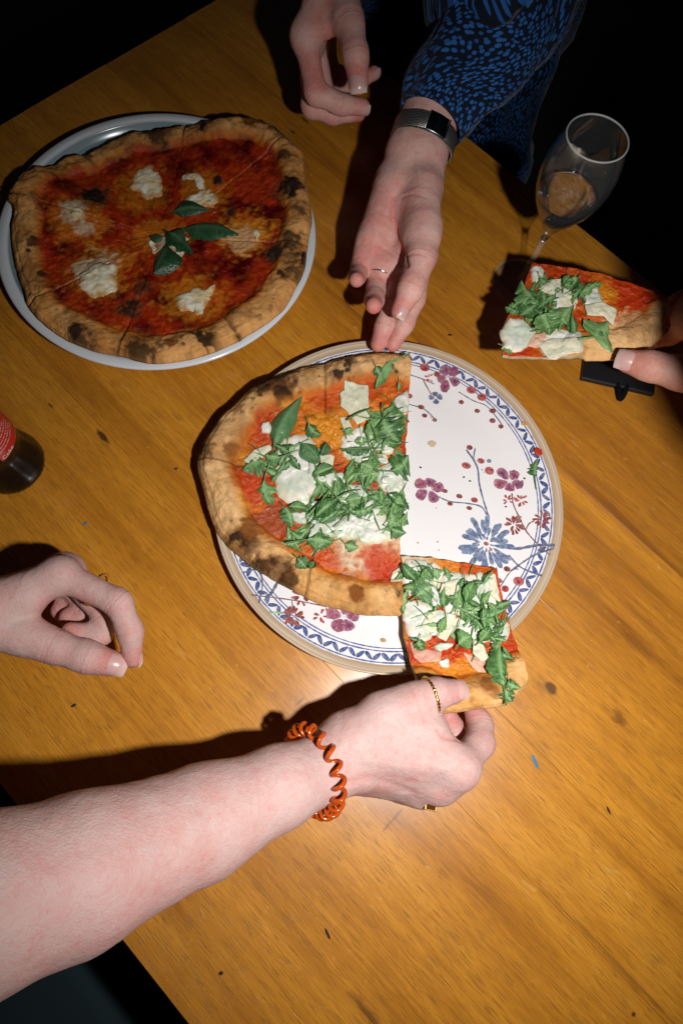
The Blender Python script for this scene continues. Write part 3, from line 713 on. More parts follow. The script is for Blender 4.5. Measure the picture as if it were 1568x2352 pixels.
hz.paint([S(600, 440, .018, 'char', .85), S(650, 500, .012, 'char', .8), S(520, 450, .010, 'char', .7), S(370, 1340, .012, 'char', .9), S(420, 1300, .010, 'brown'), S(520, 1520, .010, 'char', .9), S(660, 1600, .010, 'char', .8), S(440, 1420, .010, 'char', .5), S(600, 1545, .012, 'char', .5), S(160, 830, .008, 'char', .6), S(1075, 1680, .008, 'brown'), S(930, 585, .009, 'brown'), S(815, 628, .008, 'char', .8), S(375, 860, .012, 'brown', .9), S(440, 760, .02, 'brown', .3), S(930, 700, .03, 'oil'), S(900, 420, .035, 'oil', .8), S(700, 400, .03, 'oil', .9), S(1250, 520, .03, 'oil', .9), S(420, 800, .02, 'oil', .7), S(340, 780, .02, 'oil', .5), S(880, 1440, .03, 'oil', .7), S(1130, 1440, .028, 'cheese', .8), S(1250, 1380, .03, 'oil', .9), S(1250, 1290, .035, 'cheese', .6), S(1240, 1520, .024, 'red', .9), S(470, 720, .02, 'red', .7), S(460, 1090, .025, 'red', .8), S(900, 470, .022, 'red', .7), S(1180, 430, .02, 'red', .8), S(1330, 330, .02, 'red', .7), S(720, 1450, .03, 'red', .5), S(870, 1500, .02, 'red', .7), S(590, 1220, .02, 'red', .8), S(1370, 420, .02, 'red', .6), S(560, 1240, .02, 'brown', .6)],
         sauce_dark=.3, oil=.6, char_n=.62)
hroot = thing('rocket_pizza', 'rocket pizza with a quarter and a half already cut away on the flowered plate', 'pizza', (cen[0], cen[1], .012))
hroot['label'] = 'left half of a pizza with rocket, white cheese and parmesan on the flowered plate'
bI = [idx_near(hz.B, at(*t4(*q), .02)) for q in ((880, 290), (140, 885), (775, 1692))]
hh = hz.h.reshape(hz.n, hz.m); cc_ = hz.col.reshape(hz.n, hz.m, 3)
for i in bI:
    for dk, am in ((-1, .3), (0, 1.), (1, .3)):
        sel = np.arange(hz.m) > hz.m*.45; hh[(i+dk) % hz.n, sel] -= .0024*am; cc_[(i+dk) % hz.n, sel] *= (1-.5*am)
cuts_i = sorted(bI+[0, len(W_) and int(np.argmax(~hz.CR))])
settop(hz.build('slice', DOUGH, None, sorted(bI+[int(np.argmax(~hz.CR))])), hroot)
T4 = lambda *qs: [t4(*q) for q in qs]
for i, b_ in enumerate((T4((600, 790), (720, 720), (840, 780), (860, 900), (850, 1050), (780, 1160), (680, 1170), (610, 1110), (590, 1000), (590, 880)), T4((1000, 730), (1120, 690), (1210, 760), (1180, 880), (1080, 900), (990, 840)), T4((1215, 920), (1365, 880), (1372, 1000), (1360, 1090), (1240, 1080), (1200, 1000)),
                        T4((800, 1210), (960, 1230), (1100, 1190), (1300, 1220), (1345, 1330), (1200, 1390), (1000, 1360), (880, 1330), (780, 1290)), T4((1040, 1030), (1140, 1050), (1090, 1130), (950, 1140)), T4((1310, 520), (1385, 470), (1388, 600), (1320, 570)), T4((490, 680), (560, 655), (575, 720), (510, 712)), T4((680, 1190), (760, 1190), (780, 1260), (700, 1270)), T4((890, 980), (1000, 960), (1010, 1040), (900, 1060)), T4((1180, 780), (1260, 760), (1300, 830), (1210, 850)))):
    slab('creamy_cheese', b_, hz, hroot, CREAM, .0034, WHITE1, WHITE2, 60+i, .75, .6, csc=90)
for i, b_ in enumerate((T4((1010, 400), (1150, 430), (1155, 640), (1080, 672), (1040, 620), (1015, 580), (985, 560), (980, 480), (1010, 460)), T4((395, 885), (470, 820), (560, 790), (575, 820), (500, 880), (440, 925)), T4((980, 630), (1030, 625), (1060, 720), (1010, 720)), T4((860, 850), (945, 860), (930, 950), (870, 965)), T4((1010, 1250), (1190, 1220), (1180, 1330), (1080, 1350)), T4((1300, 1560), (1345, 1530), (1348, 1620), (1285, 1620)), T4((1180, 860), (1260, 850), (1270, 900), (1190, 930)))):
    slab('parmesan_shaving', b_, hz, hroot, PARM, .0007, PARM1, PARM2, 80+i, .4, 1.6, lift=.0018, smooth_pts=False, nz=.0006)
def scatter(n, regions, pz, root, mp, seed, Lr=(55, 115), lift=(.0008, .0048)):
    r = np.random.default_rng(seed)
    for i in range(n):
        x0, y0, x1, y1 = regions[i % len(regions)]
        cx, cy = r.uniform(x0, x1), r.uniform(y0, y1); a = r.uniform(0, 2*np.pi); L = r.uniform(*Lr)
        A = (cx-math.cos(a)*L, cy-math.sin(a)*L); B = (cx+math.cos(a)*L, cy+math.sin(a)*L)
        lay_leaf(ROCKETS[r.integers(12)], 'rocket_leaf', mp(*A), mp(*B), pz, root, r.uniform(*lift), r.uniform(.7, 1.15)*r.choice([1, 1, -1]), r.uniform(-.4, .4))
scatter(140, [(1150, 560, 1340, 820), (1190, 600, 1350, 900), (850, 950, 1150, 1180), (900, 900, 1200, 1100), (680, 1150, 950, 1330), (1050, 760, 1220, 980), (560, 830, 720, 930), (1180, 1050, 1330, 1250), (700, 1280, 900, 1420), (960, 1100, 1250, 1200), (780, 1040, 1000, 1240), (1230, 1080, 1340, 1270)], hz, hroot, t4, 5, (64, 126))
for i, (a, b, w_, ro, z_) in enumerate((((600, 900), (400, 960), 1.7, .1, .004), ((560, 900), (600, 1150), 1.3, .1, .004), ((620, 1130), (680, 1290), 1.6, -.2, .004), ((1180, 280), (1250, 390), 1.2, .3, .003), ((1400, 240), (1215, 470), 1.0, .1, .004), ((1330, 370), (1325, 465), 1.2, .2, .003), ((780, 620), (890, 720), 1.6, 0, .005), ((690, 1380), (940, 1400), 1.2, 0, .006), ((700, 1450), (780, 1540), 1.6, .2, .004), ((830, 1490), (790, 1540), 1.5, .2, .004), ((980, 1350), (1100, 1390), 2.0, .1, .003), ((1000, 1180), (1180, 1130), 2.0, .1, .007), ((1240, 540), (1370, 760), 1.8, .2, .007), ((1180, 940), (1370, 820), 1.9, .1, .007), ((1070, 900), (1190, 960), 1.9, 0, .007), ((1240, 1270), (1385, 1310), 1.4, 0, .006), ((1300, 1120), (1370, 1300), 1.3, .2, .006), ((820, 1470), (930, 1370), 1.9, .1, .005), ((500, 850), (640, 830), 1.5, .2, .005), ((1020, 760), (1060, 690), 2.2, 0, .006))):
    lay_leaf(ROCKETS[(i*5+3) % 12], 'rocket_leaf', t4(*a), t4(*b), hz, hroot, z_, w_, ro)
for a, b in (((800, 1200), (920, 1060)), ((925, 1140), (1110, 1060)), ((655, 1382), (830, 1378)), ((945, 1290), (1030, 1215)), ((440, 785), (510, 850)), ((800, 880), (795, 970)), ((620, 860), (740, 820)), ((1150, 640), (1205, 780))):
    lay_leaf(STALKS[len(hroot.children) % 3], 'rocket_stalk', t4(*a), t4(*b), hz, hroot, .008, 1.0)
def dabs(n, regions, pz, root, mp, seed, lift):
    r = np.random.default_rng(seed)
    for i in range(n):
        x0, y0, x1, y1 = regions[i % len(regions)]; cx, cy = r.uniform(x0, x1), r.uniform(y0, y1); a0 = r.uniform(0, 6.28); L = r.uniform(28, 70); W = r.uniform(10, 24)
        pts = [(cx+math.cos(a0)*math.cos(t)*L-math.sin(a0)*math.sin(t)*W, cy+math.sin(a0)*math.cos(t)*L+math.cos(a0)*math.sin(t)*W) for t in np.linspace(0, 6.28, 8, endpoint=False)]
        slab('creamy_cheese', [mp(*q) for q in pts], pz, root, CREAM, .0008, WHITE1, WHITE2, 700+seed+i, .75, .6, lift=lift*r.uniform(.6, 1.2), csc=160, rings=7)
dabs(12, [(1050, 650, 1340, 900), (850, 950, 1200, 1250), (650, 1100, 900, 1350), (1180, 1000, 1350, 1250)], hz, hroot, t4, 31, .005)
def stalks(n, regions, pz, root, mp, seed, L, lift):
    r = np.random.default_rng(seed)
    for i in range(n):
        x0, y0, x1, y1 = regions[i % len(regions)]; cx, cy = r.uniform(x0, x1), r.uniform(y0, y1); a0 = r.uniform(0, 6.28); l_ = L*r.uniform(.6, 1.2)
        lay_leaf(STALKS[i % 3], 'rocket_stalk', mp(cx-l_*math.cos(a0), cy-l_*math.sin(a0)), mp(cx+l_*math.cos(a0), cy+l_*math.sin(a0)), pz, root, lift*r.uniform(.7, 1.2), r.uniform(.7, 1.2))
stalks(16, [(1100, 600, 1330, 900), (850, 950, 1200, 1250), (680, 1150, 950, 1350)], hz, hroot, t4, 61, 75, .006)
lay_leaf(BASILS[0], 'basil_leaf', t4(575, 815), t4(758, 485), hz, hroot, .007, 1.0, .1)
lay_leaf(BASILS[1], 'basil_leaf', t4(740, 770), t4(860, 890), hz, hroot, .008, 1.6, -.2)
lay_leaf(BASILS[2], 'basil_leaf', t4(900, 770), t4(860, 850), hz, hroot, .006, 1.6, .2)
settle(hroot)

# ------------------------------------------------------------------ the slice being pulled from the plate
def A1(x, y, z): return at(*t1(x, y), z)
zt_ = .0135
segs = [('crust', [A1(1385, 720, .036), A1(1330, 775, .040), A1(1260, 812, .042), A1(1120, 838, .043), A1(1000, 850, .043), A1(880, 842, .040), A1(822, 775, .037)]),
        ('cut', [A1(822, 775, .037), A1(808, 690, .033), A1(775, 560, .026), A1(750, 480, .022), A1(745, 300, .016), A1(735, 60, zt_)]),
        ('cut', [A1(735, 60, zt_), A1(900, 70, zt_), A1(1100, 105, zt_), A1(1225, 122, zt_)]),
        ('cut', [A1(1225, 122, zt_), A1(1265, 300, .016), A1(1290, 400, .020), A1(1330, 520, .026), A1(1385, 720, .036)])]
sz = Pizza(segs, A1(1010, 420, .0195), 80, .0011, .0055, .0085, .026, 91)
S = lambda x, y, r, kd, a=1.: (A1(x, y, .03), r, kd, a)
sz.paint([S(900, 640, .025, 'red', .9), S(1000, 610, .02, 'red', .9), S(1350, 600, .02, 'red', .9), S(1080, 690, .02, 'oil', .8), S(900, 690, .02, 'oil', .8), S(1200, 690, .02, 'oil', .8), S(1150, 720, .008, 'brown', .9), S(1180, 755, .006, 'brown', .8), S(1080, 125, .016, 'red', .8), S(850, 360, .016, 'red', .7), S(1010, 480, .016, 'red', .8), S(820, 110, .02, 'cheese', .8), S(1000, 110, .02, 'oil', .7)], .1, .5, .72)
sroot = thing('pizza_slice', 'rocket pizza slice being pulled off the plate by the hand with the coil bracelet', 'pizza slice', A1(1010, 420, .0185), 'taken pizza slices')
settop(sz.build('base', DOUGH, None), sroot)
T1 = lambda *qs: [t1(*q) for q in qs]
for i, b_ in enumerate((T1((745, 80), (900, 80), (960, 140), (930, 230), (800, 260), (750, 200)), T1((960, 150), (1200, 160), (1240, 320), (1100, 380), (960, 330)), T1((760, 300), (900, 300), (900, 470), (780, 480)), T1((1000, 380), (1270, 390), (1300, 480), (1180, 510), (1020, 500)), T1((900, 520), (1000, 500), (990, 545), (920, 550)), T1((930, 600), (975, 592), (980, 625), (940, 625)))):
    slab('creamy_cheese', b_, sz, sroot, CREAM, .003, WHITE1, WHITE2, 120+i, .75, .6, csc=90)
for i, b_ in enumerate((T1((785, 495), (860, 540), (950, 550), (940, 600), (840, 610), (800, 580)), T1((1060, 560), (1200, 590), (1245, 655), (1140, 660), (1090, 610)))):
    slab('ham_piece', b_, sz, sroot, HAM, .0008, HAM1, HAM2, 130+i, .5, 1.6, lift=.0012, smooth_pts=False)
scatter(84, [(760, 120, 1000, 330), (900, 150, 1220, 300), (760, 120, 900, 300), (960, 180, 1150, 320), (1000, 280, 1230, 420), (800, 330, 950, 500), (1040, 420, 1230, 520), (1180, 300, 1260, 420), (1090, 330, 1240, 420), (1230, 500, 1310, 620)], sz, sroot, t1, 15, (45, 92), (.0015, .007))
for i, b_ in enumerate((T1((850, 400), (880, 355), (935, 335), (1045, 380), (1010, 440), (965, 500), (900, 460), (840, 425)), T1((950, 195), (1030, 175), (1045, 260), (985, 300), (930, 250)), T1((855, 175), (935, 168), (910, 225), (870, 215)), T1((1110, 490), (1165, 520), (1195, 600), (1150, 600), (1105, 560)), T1((1190, 145), (1225, 155), (1255, 310), (1190, 250)))):
    slab('parmesan_shaving', b_, sz, sroot, PARM, .0007, PARM1, PARM2, 140+i, .4, 1.6, lift=.0042, smooth_pts=False, nz=.0006)
stalks(9, [(800, 150, 1200, 500)], sz, sroot, t1, 62, 60, .007)
dabs(7, [(760, 120, 950, 400), (950, 200, 1220, 420), (900, 380, 1240, 500)], sz, sroot, t1, 77, .0055)
for i, (a, b, w_, z_) in enumerate((((1285, 828), (1265, 500), 1.0, .005), ((1300, 690), (1330, 812), 1.9, .003), ((1255, 690), (1360, 735), 1.1, .004), ((840, 460), (870, 540), 2.2, .006), ((1030, 200), (1070, 300), 1.8, .007), ((1020, 540), (1110, 480), 2.2, .005), ((780, 290), (910, 210), 2.0, .006), ((880, 90), (920, 180), 1.8, .005), ((760, 90), (900, 70), 1.6, .003))):
    lay_leaf(ROCKETS[(i*7+1) % 12], 'rocket_leaf', t1(*a), t1(*b), sz, sroot, z_, w_, .1)
for a, b in (((1090, 180), (1105, 300)), ((1010, 300), (1200, 400)), ((1260, 420), (1290, 330)), ((1060, 120), (1080, 200))):
    lay_leaf(STALKS[1], 'rocket_stalk', t1(*a), t1(*b), sz, sroot, .008, 1.1)
settle(sroot)

# ------------------------------------------------------------------ the slice held by the guest on the right
def A3(x, y, z): return at(*t3(x, y), z)
segs = [('cut', [A3(1345, 1530, .088), A3(1425, 1610, .090), A3(1440, 1750, .088)]),
        ('crust', [A3(1440, 1750, .088), A3(1380, 1850, .085), A3(1180, 1970, .080), A3(980, 1990, .078), A3(840, 1992, .077)]),
        ('cut', [A3(840, 1990, .077), A3(600, 1998, .074), A3(400, 1992, .071), A3(262, 1985, .069)]),
        ('cut', [A3(262, 1985, .069), A3(285, 1730, .071), A3(380, 1560, .073), A3(478, 1322, .076)]),
        ('cut', [A3(478, 1322, .076), A3(760, 1365, .080), A3(975, 1405, .083), A3(1180, 1470, .086), A3(1345, 1530, .088)])]
gz = Pizza(segs, A3(780, 1680, .0785), 70, .0011, .0050, .0042, .024, 141)
S = lambda x, y, r, kd, a=1.: (A3(x, y, .086), r, kd, a)
gz.paint([S(1180, 1560, .026, 'red', .95), S(1000, 1520, .013, 'oil', .9), S(960, 1850, .016, 'red', .95), S(1080, 1780, .014, 'red', .95), S(420, 1930, .014, 'red', .8), S(740, 1440, .012, 'red', .8), S(1200, 1880, .032, 'crust', .9), S(1000, 1940, .02, 'crust', .8), S(1230, 1760, .016, 'brown', .5)], .1, .3, .8)
groot = thing('pizza_slice', 'rocket pizza slice held up by the guest on the right beside the wine glass', 'pizza slice', A3(780, 1680, .078), 'taken pizza slices')
settop(gz.build('base', DOUGH, None), groot)
T3 = lambda *qs: [t3(*q) for q in qs]
for i, b_ in enumerate((T3((285, 1730), (420, 1700), (505, 1790), (470, 1890), (380, 1945), (275, 1900)), T3((840, 1570), (890, 1480), (960, 1490), (1000, 1600), (880, 1620)), T3((480, 1330), (550, 1335), (560, 1430), (490, 1430)), T3((520, 1890), (640, 1790), (840, 1790), (835, 1940), (700, 1970), (600, 1985)), T3((600, 1480), (780, 1480), (800, 1640), (640, 1640)))):
    slab('creamy_cheese', b_, gz, groot, CREAM, .0028, WHITE1, WHITE2, 160+i, .75, .6, csc=90)
slab('ham_piece', T3((480, 1830), (580, 1800), (590, 1860), (520, 1920), (450, 1900)), gz, groot, HAM, .0008, HAM1, HAM2, 170, .5, 1.6, lift=.002, smooth_pts=False)
scatter(30, [(420, 1400, 640, 1700), (560, 1480, 820, 1760), (640, 1400, 900, 1560), (340, 1560, 560, 1780)], gz, groot, t3, 45, (60, 110))
for i, (a, b, w_, z_) in enumerate((((600, 1640), (425, 1420), 1.7, .005), ((560, 1560), (395, 1680), 1.9, .004), ((500, 1640), (590, 1830), 2.2, .005), ((560, 1400), (670, 1400), 2.6, .004), ((520, 1360), (640, 1450), 1.8, .003), ((740, 1530), (940, 1415), 1.3, .004), ((800, 1450), (980, 1415), 1.3, .003), ((680, 1775), (795, 1610), 1.5, .006), ((820, 1840), (1010, 1690), 2.4, .006), ((960, 1760), (1020, 1810), 2.2, .004), ((640, 1680), (760, 1620), 1.6, .004), ((580, 1580), (680, 1700), 1.8, .004), ((240, 1880), (330, 1960), 1.7, .001), ((430, 1540), (300, 1660), .8, .002), ((690, 1480), (760, 1390), 1.0, .003), ((600, 1590), (660, 1560), 2.2, .004), ((640, 1640), (700, 1790), 1.2, .003), ((720, 1850), (745, 1840), 2.5, .003))):
    lay_leaf(ROCKETS[(i*5+2) % 12], 'rocket_leaf', t3(*a), t3(*b), gz, groot, z_, w_, .1)
for i, b_ in enumerate((T3((520, 1500), (600, 1440), (690, 1425), (660, 1530), (570, 1535)), T3((660, 1530), (700, 1495), (745, 1505), (785, 1600), (740, 1635), (680, 1615)), T3((850, 1620), (980, 1595), (1085, 1650), (1055, 1760), (980, 1700), (860, 1690)), T3((590, 1720), (640, 1740), (650, 1800), (600, 1810), (580, 1780)), T3((500, 1890), (640, 1850), (830, 1850), (825, 1950), (700, 1965), (600, 2000)))):
    slab('parmesan_shaving', b_, gz, groot, PARM, .0007, PARM1, PARM2, 180+i, .4, 1.6, lift=.003, smooth_pts=False, nz=.0006)
for a, b in (((775, 1790), (790, 1600)), ((820, 1550), (900, 1440))):
    lay_leaf(STALKS[0], 'rocket_stalk', t3(*a), t3(*b), gz, groot, .006, 1.2)
settle(groot)

# ------------------------------------------------------------------ hands: one smooth surface per body
def smin(a, b, k):
    h = np.maximum(k-np.abs(a-b), 0)/k
    return np.minimum(a, b)-h*h*k*.25
def sdf_body(palm, fingers, h=.0011, kp=.010, kf=.006, kk=.008):
    allp = palm+[q for f in fingers for q in f]
    lo = np.min([np.minimum(a, b)-max(ra, rb) for a, b, ra, rb in allp], 0)-.012
    hi = np.max([np.maximum(a, b)+max(ra, rb) for a, b, ra, rb in allp], 0)+.012
    dims = np.ceil((hi-lo)/h).astype(int)+1
    ax = [(lo[i]+h*np.arange(dims[i])).astype(np.float32) for i in range(3)]
    def block(ps, pad):
        l = np.min([np.minimum(a, b)-max(ra, rb) for a, b, ra, rb in ps], 0)-pad; u = np.max([np.maximum(a, b)+max(ra, rb) for a, b, ra, rb in ps], 0)+pad
        i0 = np.clip(((l-lo)/h).astype(int), 0, dims-1); i1 = np.clip(((u-lo)/h).astype(int)+2, 1, dims)
        return tuple(slice(i0[i], i1[i]) for i in range(3))
    def cone(p, sl):
        a, b, ra, rb = p; X = ax[0][sl[0]][:, None, None]; Y = ax[1][sl[1]][None, :, None]; Z = ax[2][sl[2]][None, None, :]
        ba = (b-a).astype(np.float32); L2 = max(float(ba@ba), 1e-12)
        px, py, pz_ = X-np.float32(a[0]), Y-np.float32(a[1]), Z-np.float32(a[2])
        t = np.clip((px*ba[0]+py*ba[1]+pz_*ba[2])/L2, 0, 1)
        return np.sqrt((px-t*ba[0])**2+(py-t*ba[1])**2+(pz_-t*ba[2])**2)-(ra+(rb-ra)*t)
    D = np.full(dims, .05, np.float32)
    for p in palm:
        sl = block([p], kp+2*h); D[sl] = smin(D[sl], cone(p, sl), kp)
    T = D.copy()
    for f in fingers:
        sl = block(f, kk+2*h); d = None
        for p in f: c = cone(p, sl); d = c if d is None else smin(d, c, kf)
        c = smin(D[sl], d, kk); T[sl] = smin(T[sl], c, .0016)
    # surface nets
    ins = T < 0; cnt = np.zeros(dims-1, np.int8)
    for i in (0, 1):
        for j in (0, 1):
            for k_ in (0, 1): cnt += ins[i:dims[0]-1+i, j:dims[1]-1+j, k_:dims[2]-1+k_]
    act = (cnt > 0) & (cnt < 8); idx = np.argwhere(act); n = len(idx)
    mp = np.full(act.shape, -1, np.int32); mp[act] = np.arange(n)
    cor = [(i, j, k_) for i in (0, 1) for j in (0, 1) for k_ in (0, 1)]
    val = np.stack([T[idx[:, 0]+c[0], idx[:, 1]+c[1], idx[:, 2]+c[2]] for c in cor], 1)
    acc = np.zeros((n, 3)); cn = np.zeros(n)
    for e in range(8):
        for g in range(e+1, 8):
            if sum(abs(np.array(cor[e])-np.array(cor[g]))) != 1: continue
            s_ = (val[:, e] < 0) != (val[:, g] < 0)
            t = np.where(s_, val[:, e]/np.where(s_, val[:, e]-val[:, g], 1), 0)[:, None]
            acc += np.where(s_[:, None], np.array(cor[e])+t*(np.array(cor[g])-np.array(cor[e])), 0); cn += s_
    V = lo+h*(idx+acc/cn[:, None])
    Fs = []
    for axis in range(3):
        a = [slice(None)]*3; b = [slice(None)]*3; a[axis] = slice(0, -1); b[axis] = slice(1, None)
        s0 = ins[tuple(a)]; s1 = ins[tuple(b)]; E = np.argwhere(s0 != s1); E = E[np.all([E[:, o] > 0 for o in range(3) if o != axis], 0)]
        o1, o2 = [o for o in range(3) if o != axis]
        E = E[(E[:, o1] < act.shape[o1]) & (E[:, o2] < act.shape[o2]) & (E[:, axis] < act.shape[axis])]
        d1 = np.zeros(3, int); d1[o1] = 1; d2 = np.zeros(3, int); d2[o2] = 1
        q = np.stack([mp[tuple((E-d1-d2).T)], mp[tuple((E-d2).T)], mp[tuple(E.T)], mp[tuple((E-d1).T)]], 1)
        fl_ = s0[tuple(E.T)]; 
        if axis == 1: fl_ = ~fl_
        q = np.where(fl_[:, None], q, q[:, ::-1]); Fs.append(q)
    F = np.vstack(Fs)
    # two relaxation passes
    for _ in range(3):
        A = np.zeros_like(V); c = np.zeros(len(V))
        for i in range(4):
            np.add.at(A, F[:, i], V[F[:, (i+1) % 4]]); np.add.at(A, F[:, i], V[F[:, (i-1) % 4]]); np.add.at(c, F[:, i], 2)
        V = V*.45+.55*A/np.maximum(c, 1)[:, None]
    return V, F
def normals(V, F):
    n = np.cross(V[F[:, 2]]-V[F[:, 0]], V[F[:, 3]]-V[F[:, 1]]); N = np.zeros_like(V)
    for i in range(4): np.add.at(N, F[:, i], n)
    return N/np.maximum(np.linalg.norm(N, axis=1), 1e-12)[:, None]
class Hand:
    def __init__(s): s.palm = []; s.fing = []; s.red = []; s.crease = []; s.nails = []; s.lines = []
    def p(s, a, b, ra, rb): s.palm.append((np.array(a, float), np.array(b, float), ra, rb)); return s
    def arm(s, pts):
        """pts: (world point, half width, half thickness); flattened limb of two parallel cones"""
        prev = None
        for i, (c, hw, ht) in enumerate(pts):
            d = nrm((pts[min(i+1, len(pts)-1)][0]-pts[max(i-1, 0)][0])); lat = nrm(np.cross(d, nrm(C_O-c)))
            cur = (c-lat*(hw-ht), c+lat*(hw-ht), ht, c)
            if prev is not None:
                s.p(prev[0], cur[0], prev[2], ht); s.p(prev[1], cur[1], prev[2], ht); s.p(prev[3], cur[3], prev[2]*.98, ht*.98)
            prev = cur
    def f(s, pts, rad, nail=None, red=.8, crease=True):
        pts = [np.array(p, float) for p in pts]
        s.fing.append([(pts[i], pts[i+1], rad[i], rad[i+1]) for i in range(len(pts)-1)])
        s.red.append((pts[-1], rad[-1]*2.3, red))
        for i in range(1, len(pts)-1):
            s.red.append((pts[i], rad[i]*1.5, red*.45))
            if crease: s.crease.append((pts[i], nrm(pts[i+1]-pts[i-1]), rad[i]))
        if nail is not None: s.nails.append((pts[-1], nrm(pts[-1]-pts[-2]), nrm(nail), rad[-1]))
    def mesh(s, h=.0011, kk=.008):
        V, F = sdf_body(s.palm, s.fing, h, kk=kk); N = normals(V, F)
        disp = np.zeros(len(V))
        for j, ax_, r in s.crease:
            m_ = np.linalg.norm(V-j, axis=1) < r*1.55
            t = (V[m_]-j)@ax_
            for o, am in ((-.0026, .6), (0, 1.), (.0030, .55)): disp[m_] -= .00046*am*np.exp(-((t-o)/.0009)**2)
        V = V+N*disp[:, None]+N*((fbm(V, 70, 5)-.5)*.0014)[:, None]
        red = np.zeros(len(V))
        if s.lines:                                  # palm creases, tendons
            dv = V-C_O; zc = dv@C_FW; px = np.stack([PW/2+FPX*(dv@C_R)/zc, PH/2-FPX*(dv@C_U)/zc], -1)
            face = -(N*dv).sum(1)/np.linalg.norm(dv, axis=1) > .1
            for pts, wd, dep, rd in s.lines:
                Q = resample(crom(pts, False, 6), 3.0); dd = np.full(len(V), 1e9)
                for q_ in Q: dd = np.minimum(dd, ((px-q_)**2).sum(1))
                g_ = np.exp(-dd/wd**2)*face; V = V-N*(g_*dep)[:, None]; red = np.maximum(red, g_*rd)
        for p, r, a in s.red: red = np.maximum(red, a*sstep(1.25, .25, np.linalg.norm(V-p, axis=1)/r))
        for j, ax_, r in s.crease:
            m_ = np.linalg.norm(V-j, axis=1) < r*1.5
            red[m_] = np.maximum(red[m_], .38*np.exp(-(((V[m_]-j)@ax_)/.0014)**2))
        return V, F, red
    def add_nails(s, parent):
        for c, d, up, r in s.nails:
            up = nrm(up-d*np.dot(up, d)); sd = np.cross(d, up); V = []; tp = []
            L, W = (r*2.1, r*.98) if r > .0085 else (r*1.65, r*.88); n = 11
            for i in range(n):
                for j in range(n):
                    u, v_ = i/(n-1)*2-1, j/(n-1)*2-1
                    wd = W*(1-.12*max(0, u)**2-.25*max(0, -u)**4)
                    th = v_*wd/r*1.02; rr_ = r*1.035
                    long = u*L*.5*(1-.10*v_*v_ if u > 0 else 1-.22*v_*v_)+r*.12
                    drop = .0 if long < 0 else max(0, rr_-math.sqrt(max(0, rr_**2-(long*.72)**2)))
                    edge = .0006 if (abs(u) > .99 or abs(v_) > .99) else 0
                    tp.append(float(sstep(.58, .72, u+.12*v_*v_)))
                    V.append(c+d*long+up*(rr_*math.cos(th)-drop-edge)+sd*rr_*math.sin(th))
            mobj('fingernail', V, grid_faces(n, n), NAIL, parent, True, {'tip': np.array(tp)})
def body_mesh(name, parts, mat):
    V = []; F = []; R = []; o = 0
    for v, f, r in parts: V.append(v); F.append(f+o); R.append(r); o += len(v)
    ob = mobj(name, np.vstack(V), np.vstack(F), mat, None, True, {'red': np.concatenate(R)}); return ob
def coarse(prims, h=.006, kp=.03):
    V, F = sdf_body([(np.array(a, float), np.array(b, float), ra, rb) for a, b, ra, rb in prims], [], h, kp)
    return V, F, np.zeros(len(V))
UPV = np.array([0, 0, 1.])

# -- person at the far side: both hands (dotted dress)
def tz(x, y, z): return at(*tw(x, y), z)
hw_ = Hand()                                        # upturned hand with the watch
Wr = tz(945, 940, .088)
hw_.arm([(at(1160, -140, .17), .036, .032), (at(1105, 95, .120), .032, .027), (tz(1062, 620, .100), .0285, .0225), (Wr, .0275, .0195), (tz(910, 1120, .081), .030, .0175)])
mI, mM, mR, mP = tz(985, 1540, .064), tz(860, 1600, .056), tz(745, 1600, .053), tz(655, 1540, .055)
for a, b, ra, rb in ((tz(990, 1100, .080), mI, .0165, .0120), (tz(930, 1100, .079), mM, .017, .0120), (tz(860, 1090, .079), mR, .0165, .0115), (tz(800, 1090, .080), mP, .0150, .0110), (mI, mM, .0115, .0115), (mM, mR, .0115, .011), (mR, mP, .011, .0105),
                     (tz(800, 1150, .082), tz(680, 1440, .066), .0155, .0140), (tz(985, 1140, .090), tz(985, 1430, .088), .0165, .0160), (tz(940, 1250, .083), tz(930, 1450, .078), .014, .012)): hw_.p(a, b, ra, rb)
hw_.f([mI, tz(940, 1800, .048), tz(875, 1960, .041), tz(808, 2078, .034)], [.0105, .0094, .0086, .0074])
hw_.f([mM, tz(800, 1830, .044), tz(752, 1975, .038), tz(716, 2078, .033)], [.0105, .0092, .0085, .0074])
hw_.f([mR, tz(706, 1735, .047), tz(692, 1812, .056), tz(688, 1846, .070)], [.0100, .0090, .0084, .0074])
hw_.f([mP, tz(606, 1620, .050), tz(592, 1668, .058), tz(588, 1690, .070)], [.0092, .0082, .0076, .0068])
hw_.f([tz(985, 1380, .088), tz(975, 1560, .088), tz(915, 1740, .083), tz(850, 1880, .074)], [.0165, .0125, .0108, .0080], nail=tz(1050, 2000, .08)-tz(850, 1880, .074)+.02*UPV)
hw_.lines += [([tw(*q) for q in ((810, 1190), (805, 1290), (830, 1420), (870, 1540), (890, 1600))], 5.5, .0022, .8), ([tw(*q) for q in ((610, 1470), (700, 1480), (800, 1530), (850, 1600))], 4, .0009, .5), ([tw(*q) for q in ((640, 1600), (700, 1650), (770, 1690), (850, 1650))], 4, .0010, .6), ([tw(*q) for q in ((870, 1560), (930, 1530), (1000, 1540))], 3.5, .0008, .4), ([tw(*q) for q in ((950, 930), (950, 1000), (970, 1090))], 4, -.0007, .0), ([tw(*q) for q in ((860, 1190), (930, 1170), (1000, 1190))], 3.5, .0006, .3)]
hw_.red += [(tz(700, 1500, .07), .03, .5), (tz(800, 1250, .09), .035, .35), (tz(720, 1350, .08), .03, .4)]
ht_ = Hand()                                        # relaxed hand at the top
ht_.arm([(tz(700, -700, .20), .034, .030), (tz(560, -330, .155), .030, .024), (tz(455, -120, .135), .027, .020)])
